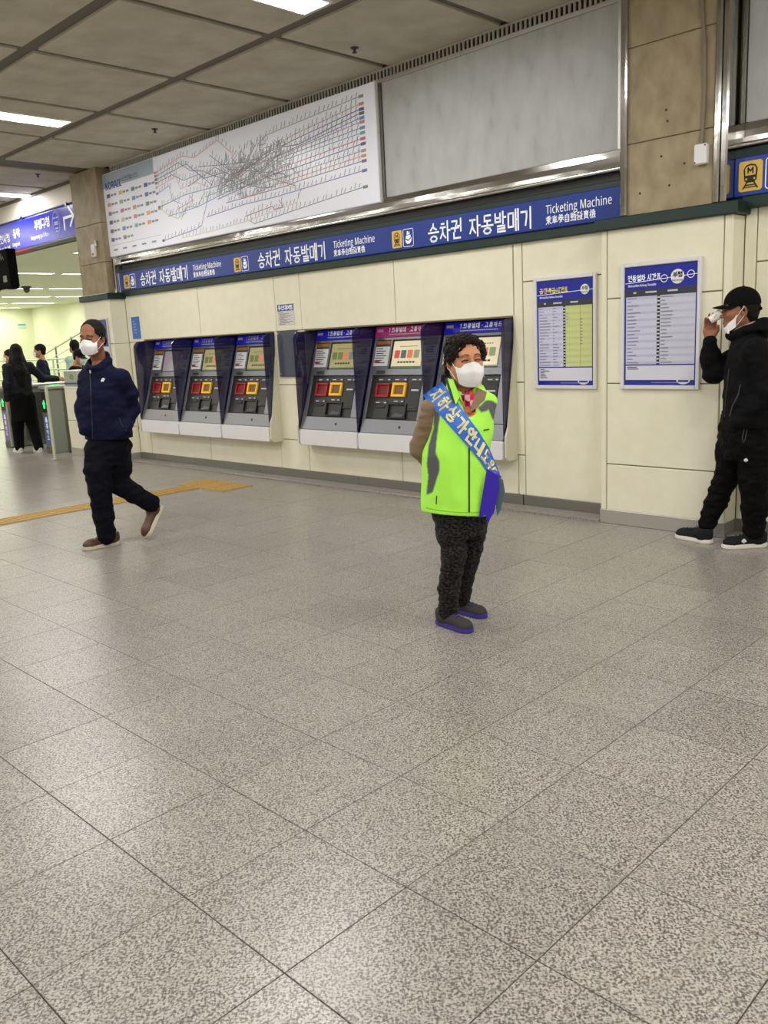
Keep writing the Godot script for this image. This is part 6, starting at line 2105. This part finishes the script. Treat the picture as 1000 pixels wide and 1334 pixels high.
# three-lobed white emblem
func emblem(par: Node3D, at: Vector3, turn: Basis, h: float) -> void:
	var st := S()
	var X := Transform3D(turn, at)
	slab(st, disc(0, h * .22, h * .24, h * .34, 14), X, .002)
	slab(st, disc(-h * .3, h * .02, h * .2, h * .3, 12), X, .002)
	slab(st, disc(h * .3, h * .02, h * .2, h * .3, 12), X, .002)
	slab(st, PackedVector2Array([Vector2(-h * .08, -h * .5), Vector2(h * .08, -h * .5), Vector2(h * .08, h * .2), Vector2(-h * .08, h * .2)]), X, .002)
	part("white_emblem", st, M.white, par)

# people beyond the gates, small in the picture
var small_head := []
var small_hands := []
func merge(to: Array, from: Array, xf: Transform3D) -> void:
	var n: int = to[0].size()
	var turn := xf.basis.orthonormalized()
	var V: PackedVector3Array = to[0]
	var N: PackedVector3Array = to[1]
	var C: PackedColorArray = to[2]
	var I: PackedInt32Array = to[3]
	for p in from[0]: V.append(xf * p)
	for p in from[1]: N.append(turn * p)
	C.append_array(from[2])
	for i in from[3]: I.append(i + n)
	to[0] = V; to[1] = N; to[2] = C; to[3] = I

func passer(label: String, at: Vector3, yaw: float, height: float, top: Color, legs: Color, hair: Color, opts := {}) -> Node3D:
	var t := thing("person", label, "person", at, yaw)
	var k := height / 1.72
	var to := fresh()
	var lean: float = opts.get("lean", 0.0)
	var HX := Transform3D(Basis.from_euler(Vector3(opts.get("nod", 0.0), opts.get("turn", 0.0), 0)).scaled(Vector3.ONE * k), Vector3(0, 1.605, .02 + lean * .35) * k)
	if small_head.is_empty():
		small_head = fresh()
		head_field().net(.007, small_head)
		for side in [1.0, -1.0]:
			var a := fresh()
			hand_field(.3, side).net(.006, a)
			small_hands.append(a)
	merge(to, small_head, HX)
	var step: float = opts.get("step", .0)
	var L := [[Vector3(.09, .88, 0) * k, Vector3(.09, .48, .02 + step * .5) * k, Vector3(.09, .09, step) * k], [Vector3(-.09, .88, 0) * k, Vector3(-.09, .48, .02 - step * .3) * k, Vector3(-.09, .09, -step) * k]]
	var sh := [Vector3(.175, 1.37, lean * .25) * k, Vector3(-.175, 1.37, lean * .25) * k]
	var A := [[Vector3(.23, 1.10, -.03) * k, Vector3(.21, .88, .08) * k], [Vector3(-.23, 1.10, -.03) * k, Vector3(-.21, .88, .08) * k]]
	if opts.has("arm_r"): A[1] = opts.arm_r
	if opts.has("arm_l"): A[0] = opts.arm_l
	body_under(to, Vector3(0, .92, 0) * k, Vector3(0, 1.2, lean * .12) * k, Vector3(0, 1.42, lean * .28) * k, A, L, sh)
	for i in 2:
		var d: Vector3 = A[i][1] - A[i][0]
		merge(to, small_hands[0 if i == 1 else 1], frame_of(A[i][1], d, Vector3(0, -.5, .8) if absf(d.normalized().y) < .6 else Vector3(1.0 if i == 1 else -1.0, 0, .2)))
	put("body", solid(to), skin(opts.get("skin", c8(190, 140, 110))), t)
	var j := Field.new()
	j.loft([[.84, 0, 0, .17, .125], [1.0, 0, 0, .165, .12], [1.2, 0, lean * .1, .18, .125], [1.33, 0, lean * .2, .17, .11], [1.42, 0, lean * .28, .08, .075]].map(func(r): return [r[0] * k, r[1], r[2] * k, r[3] * k, r[4] * k]), Vector3.ZERO, 0.0, .03)
	for i in 2:
		j.cap(Vector3(0, 1.35, lean * .22) * k, sh[i], .07, .062, .04)
		j.chain([sh[i]] + [A[i][0], A[i][1]], [.064, .056, .046], .03)
	j.folds(int(height * 100), .01, Vector3(8, 12, 8))
	put("jacket", netted(j, .015), cloth(top, .8), t)
	var p := Field.new()
	var wide: float = opts.get("wide", 1.0)
	p.loft([[.70, 0, 0, .15, .12], [.98, 0, 0, .155, .12]].map(func(r): return [r[0] * k, r[1], r[2], r[3] * k, r[4] * k]), Vector3.ZERO, 0.0, .03)
	for i in 2: p.chain(L[i], [.10, .075 * wide, .06 * wide], .03)
	if opts.has("skirt"): p.loft([[.52, 0, 0, .16, .14], [.9, 0, 0, .16, .12]].map(func(r): return [r[0] * k, r[1], r[2], r[3] * k, r[4] * k]), Vector3.ZERO, 0.0, .03)
	put("trousers", netted(p, .016), cloth(legs, .9), t)
	var h := Field.new()
	h.ell(Vector3(0, .04, -.02), Vector3(.085, .092, .105), .02)
	h.ell(Vector3(0, -.02, -.06), Vector3(.07, .07, .05), .02)
	h.ell(Vector3(0, -.02, .10), Vector3(.066, .085, .075), .01, Basis(), true)
	if opts.has("long"):
		h.chain([Vector3(0, .03, -.05), Vector3(0, -.12, -.085), Vector3(0, -.30, -.12), Vector3(0, -.50, -.135)], [.085, .085, .095, .06], .03)
		for s in [-1.0, 1.0]: h.chain([Vector3(s * .06, .0, -.01), Vector3(s * .085, -.16, -.03), Vector3(s * .10, -.36, -.09)], [.04, .045, .04], .03)
	h.folds(6, .008, Vector3(30, 12, 30))
	put("hair", netted(h, .008, HX), cloth(hair, .6, .4), t)
	if opts.has("cap"):
		var c := Field.new()
		c.ell(Vector3(0, .046, -.015), Vector3(.092, .10, .112), .01)
		c.cut(Vector3.DOWN, Vector3(0, .025, 0))
		var cp := put("cap", netted(c, .008, HX), cloth(opts.cap, .8), t)
		var br := []
		for i in 9:
			var a := lerpf(-1.1, 1.1, i / 8.0)
			var row := []
			for q in 4: row.append(HX * Vector3(sin(a) * .083, .036 - .012 * absf(a) - .006 * q, -.015 + cos(a) * .105 + .024 * q * cos(a)))
			br.append(row)
		var bs := S()
		sheet(bs, br, .005, Vector3.UP)
		part("brim", bs, cloth(opts.cap, .8), cp)
	if opts.get("mask", true): mask_part(t, null, HX, mat(c8(234, 236, 240), .75), -.006, -.11, .02, .066, false, false)
	var sm := cloth(opts.get("shoe", c8(40, 40, 44)), .7)
	for i in 2:
		var ft: Vector3 = L[i][2]
		shoe(t, Vector3(ft.x, 0, ft.z - .07), Vector3(ft.x * 1.1, 0, ft.z + .19), Vector3.UP, sm, mat(opts.get("sole", c8(220, 216, 204)), .6), null, .01, .085)
	return t

func build_people() -> void:
	lady()
	walking_man()
	leaning_man()
	# woman going through the gate: seen from behind, left arm out to the gate
	passer("long haired woman in a black jacket and wide trousers walking through the ticket gates", Vector3(-10.15, 0, .42), deg_to_rad(67.8 - 160), 1.60, c8(34, 36, 42), c8(12, 12, 13), c8(16, 13, 13),
		{"long": true, "wide": 1.15, "step": .17, "skirt": true, "shoe": c8(226, 218, 206), "mask": false, "turn": -.2, "arm_r": [Vector3(-.36, 1.08, .06), Vector3(-.60, 1.06, .12)]})
	passer("man with short dark hair, navy jacket and white mask, in profile beyond the ticket gates", Vector3(-12.38, 0, -.93), deg_to_rad(-30), 1.61, c8(26, 32, 56), c8(20, 20, 26), c8(20, 18, 18), {"shoe": c8(30, 30, 34)})
	passer("person in a dark cap and black jacket bending forward beyond the ticket gates", Vector3(-10.46, 0, -.58), deg_to_rad(125), 1.47, c8(22, 22, 26), c8(24, 24, 28), c8(18, 16, 16), {"cap": c8(16, 18, 28), "lean": .35, "nod": .35})
	passer("person with dark hair behind the one in the dark cap, beyond the ticket gates", Vector3(-11.85, 0, -1.32), deg_to_rad(-70), 1.65, c8(170, 190, 180), c8(40, 42, 50), c8(20, 17, 16), {"turn": -.5})
	passer("person with white mask half hidden behind the long haired woman, beyond the ticket gates", Vector3(-12.12, 0, -.28), deg_to_rad(5), 1.54, c8(206, 200, 176), c8(60, 56, 54), c8(22, 18, 17), {"turn": -.4})

func _ready() -> void:
	camera_and_light()
	materials()
	build_floor()
	build_ceiling()
	build_walls()
	build_shell()
	build_machines()
	build_signs()
	build_map()
	build_wall_things()
	build_gates()
	build_people()
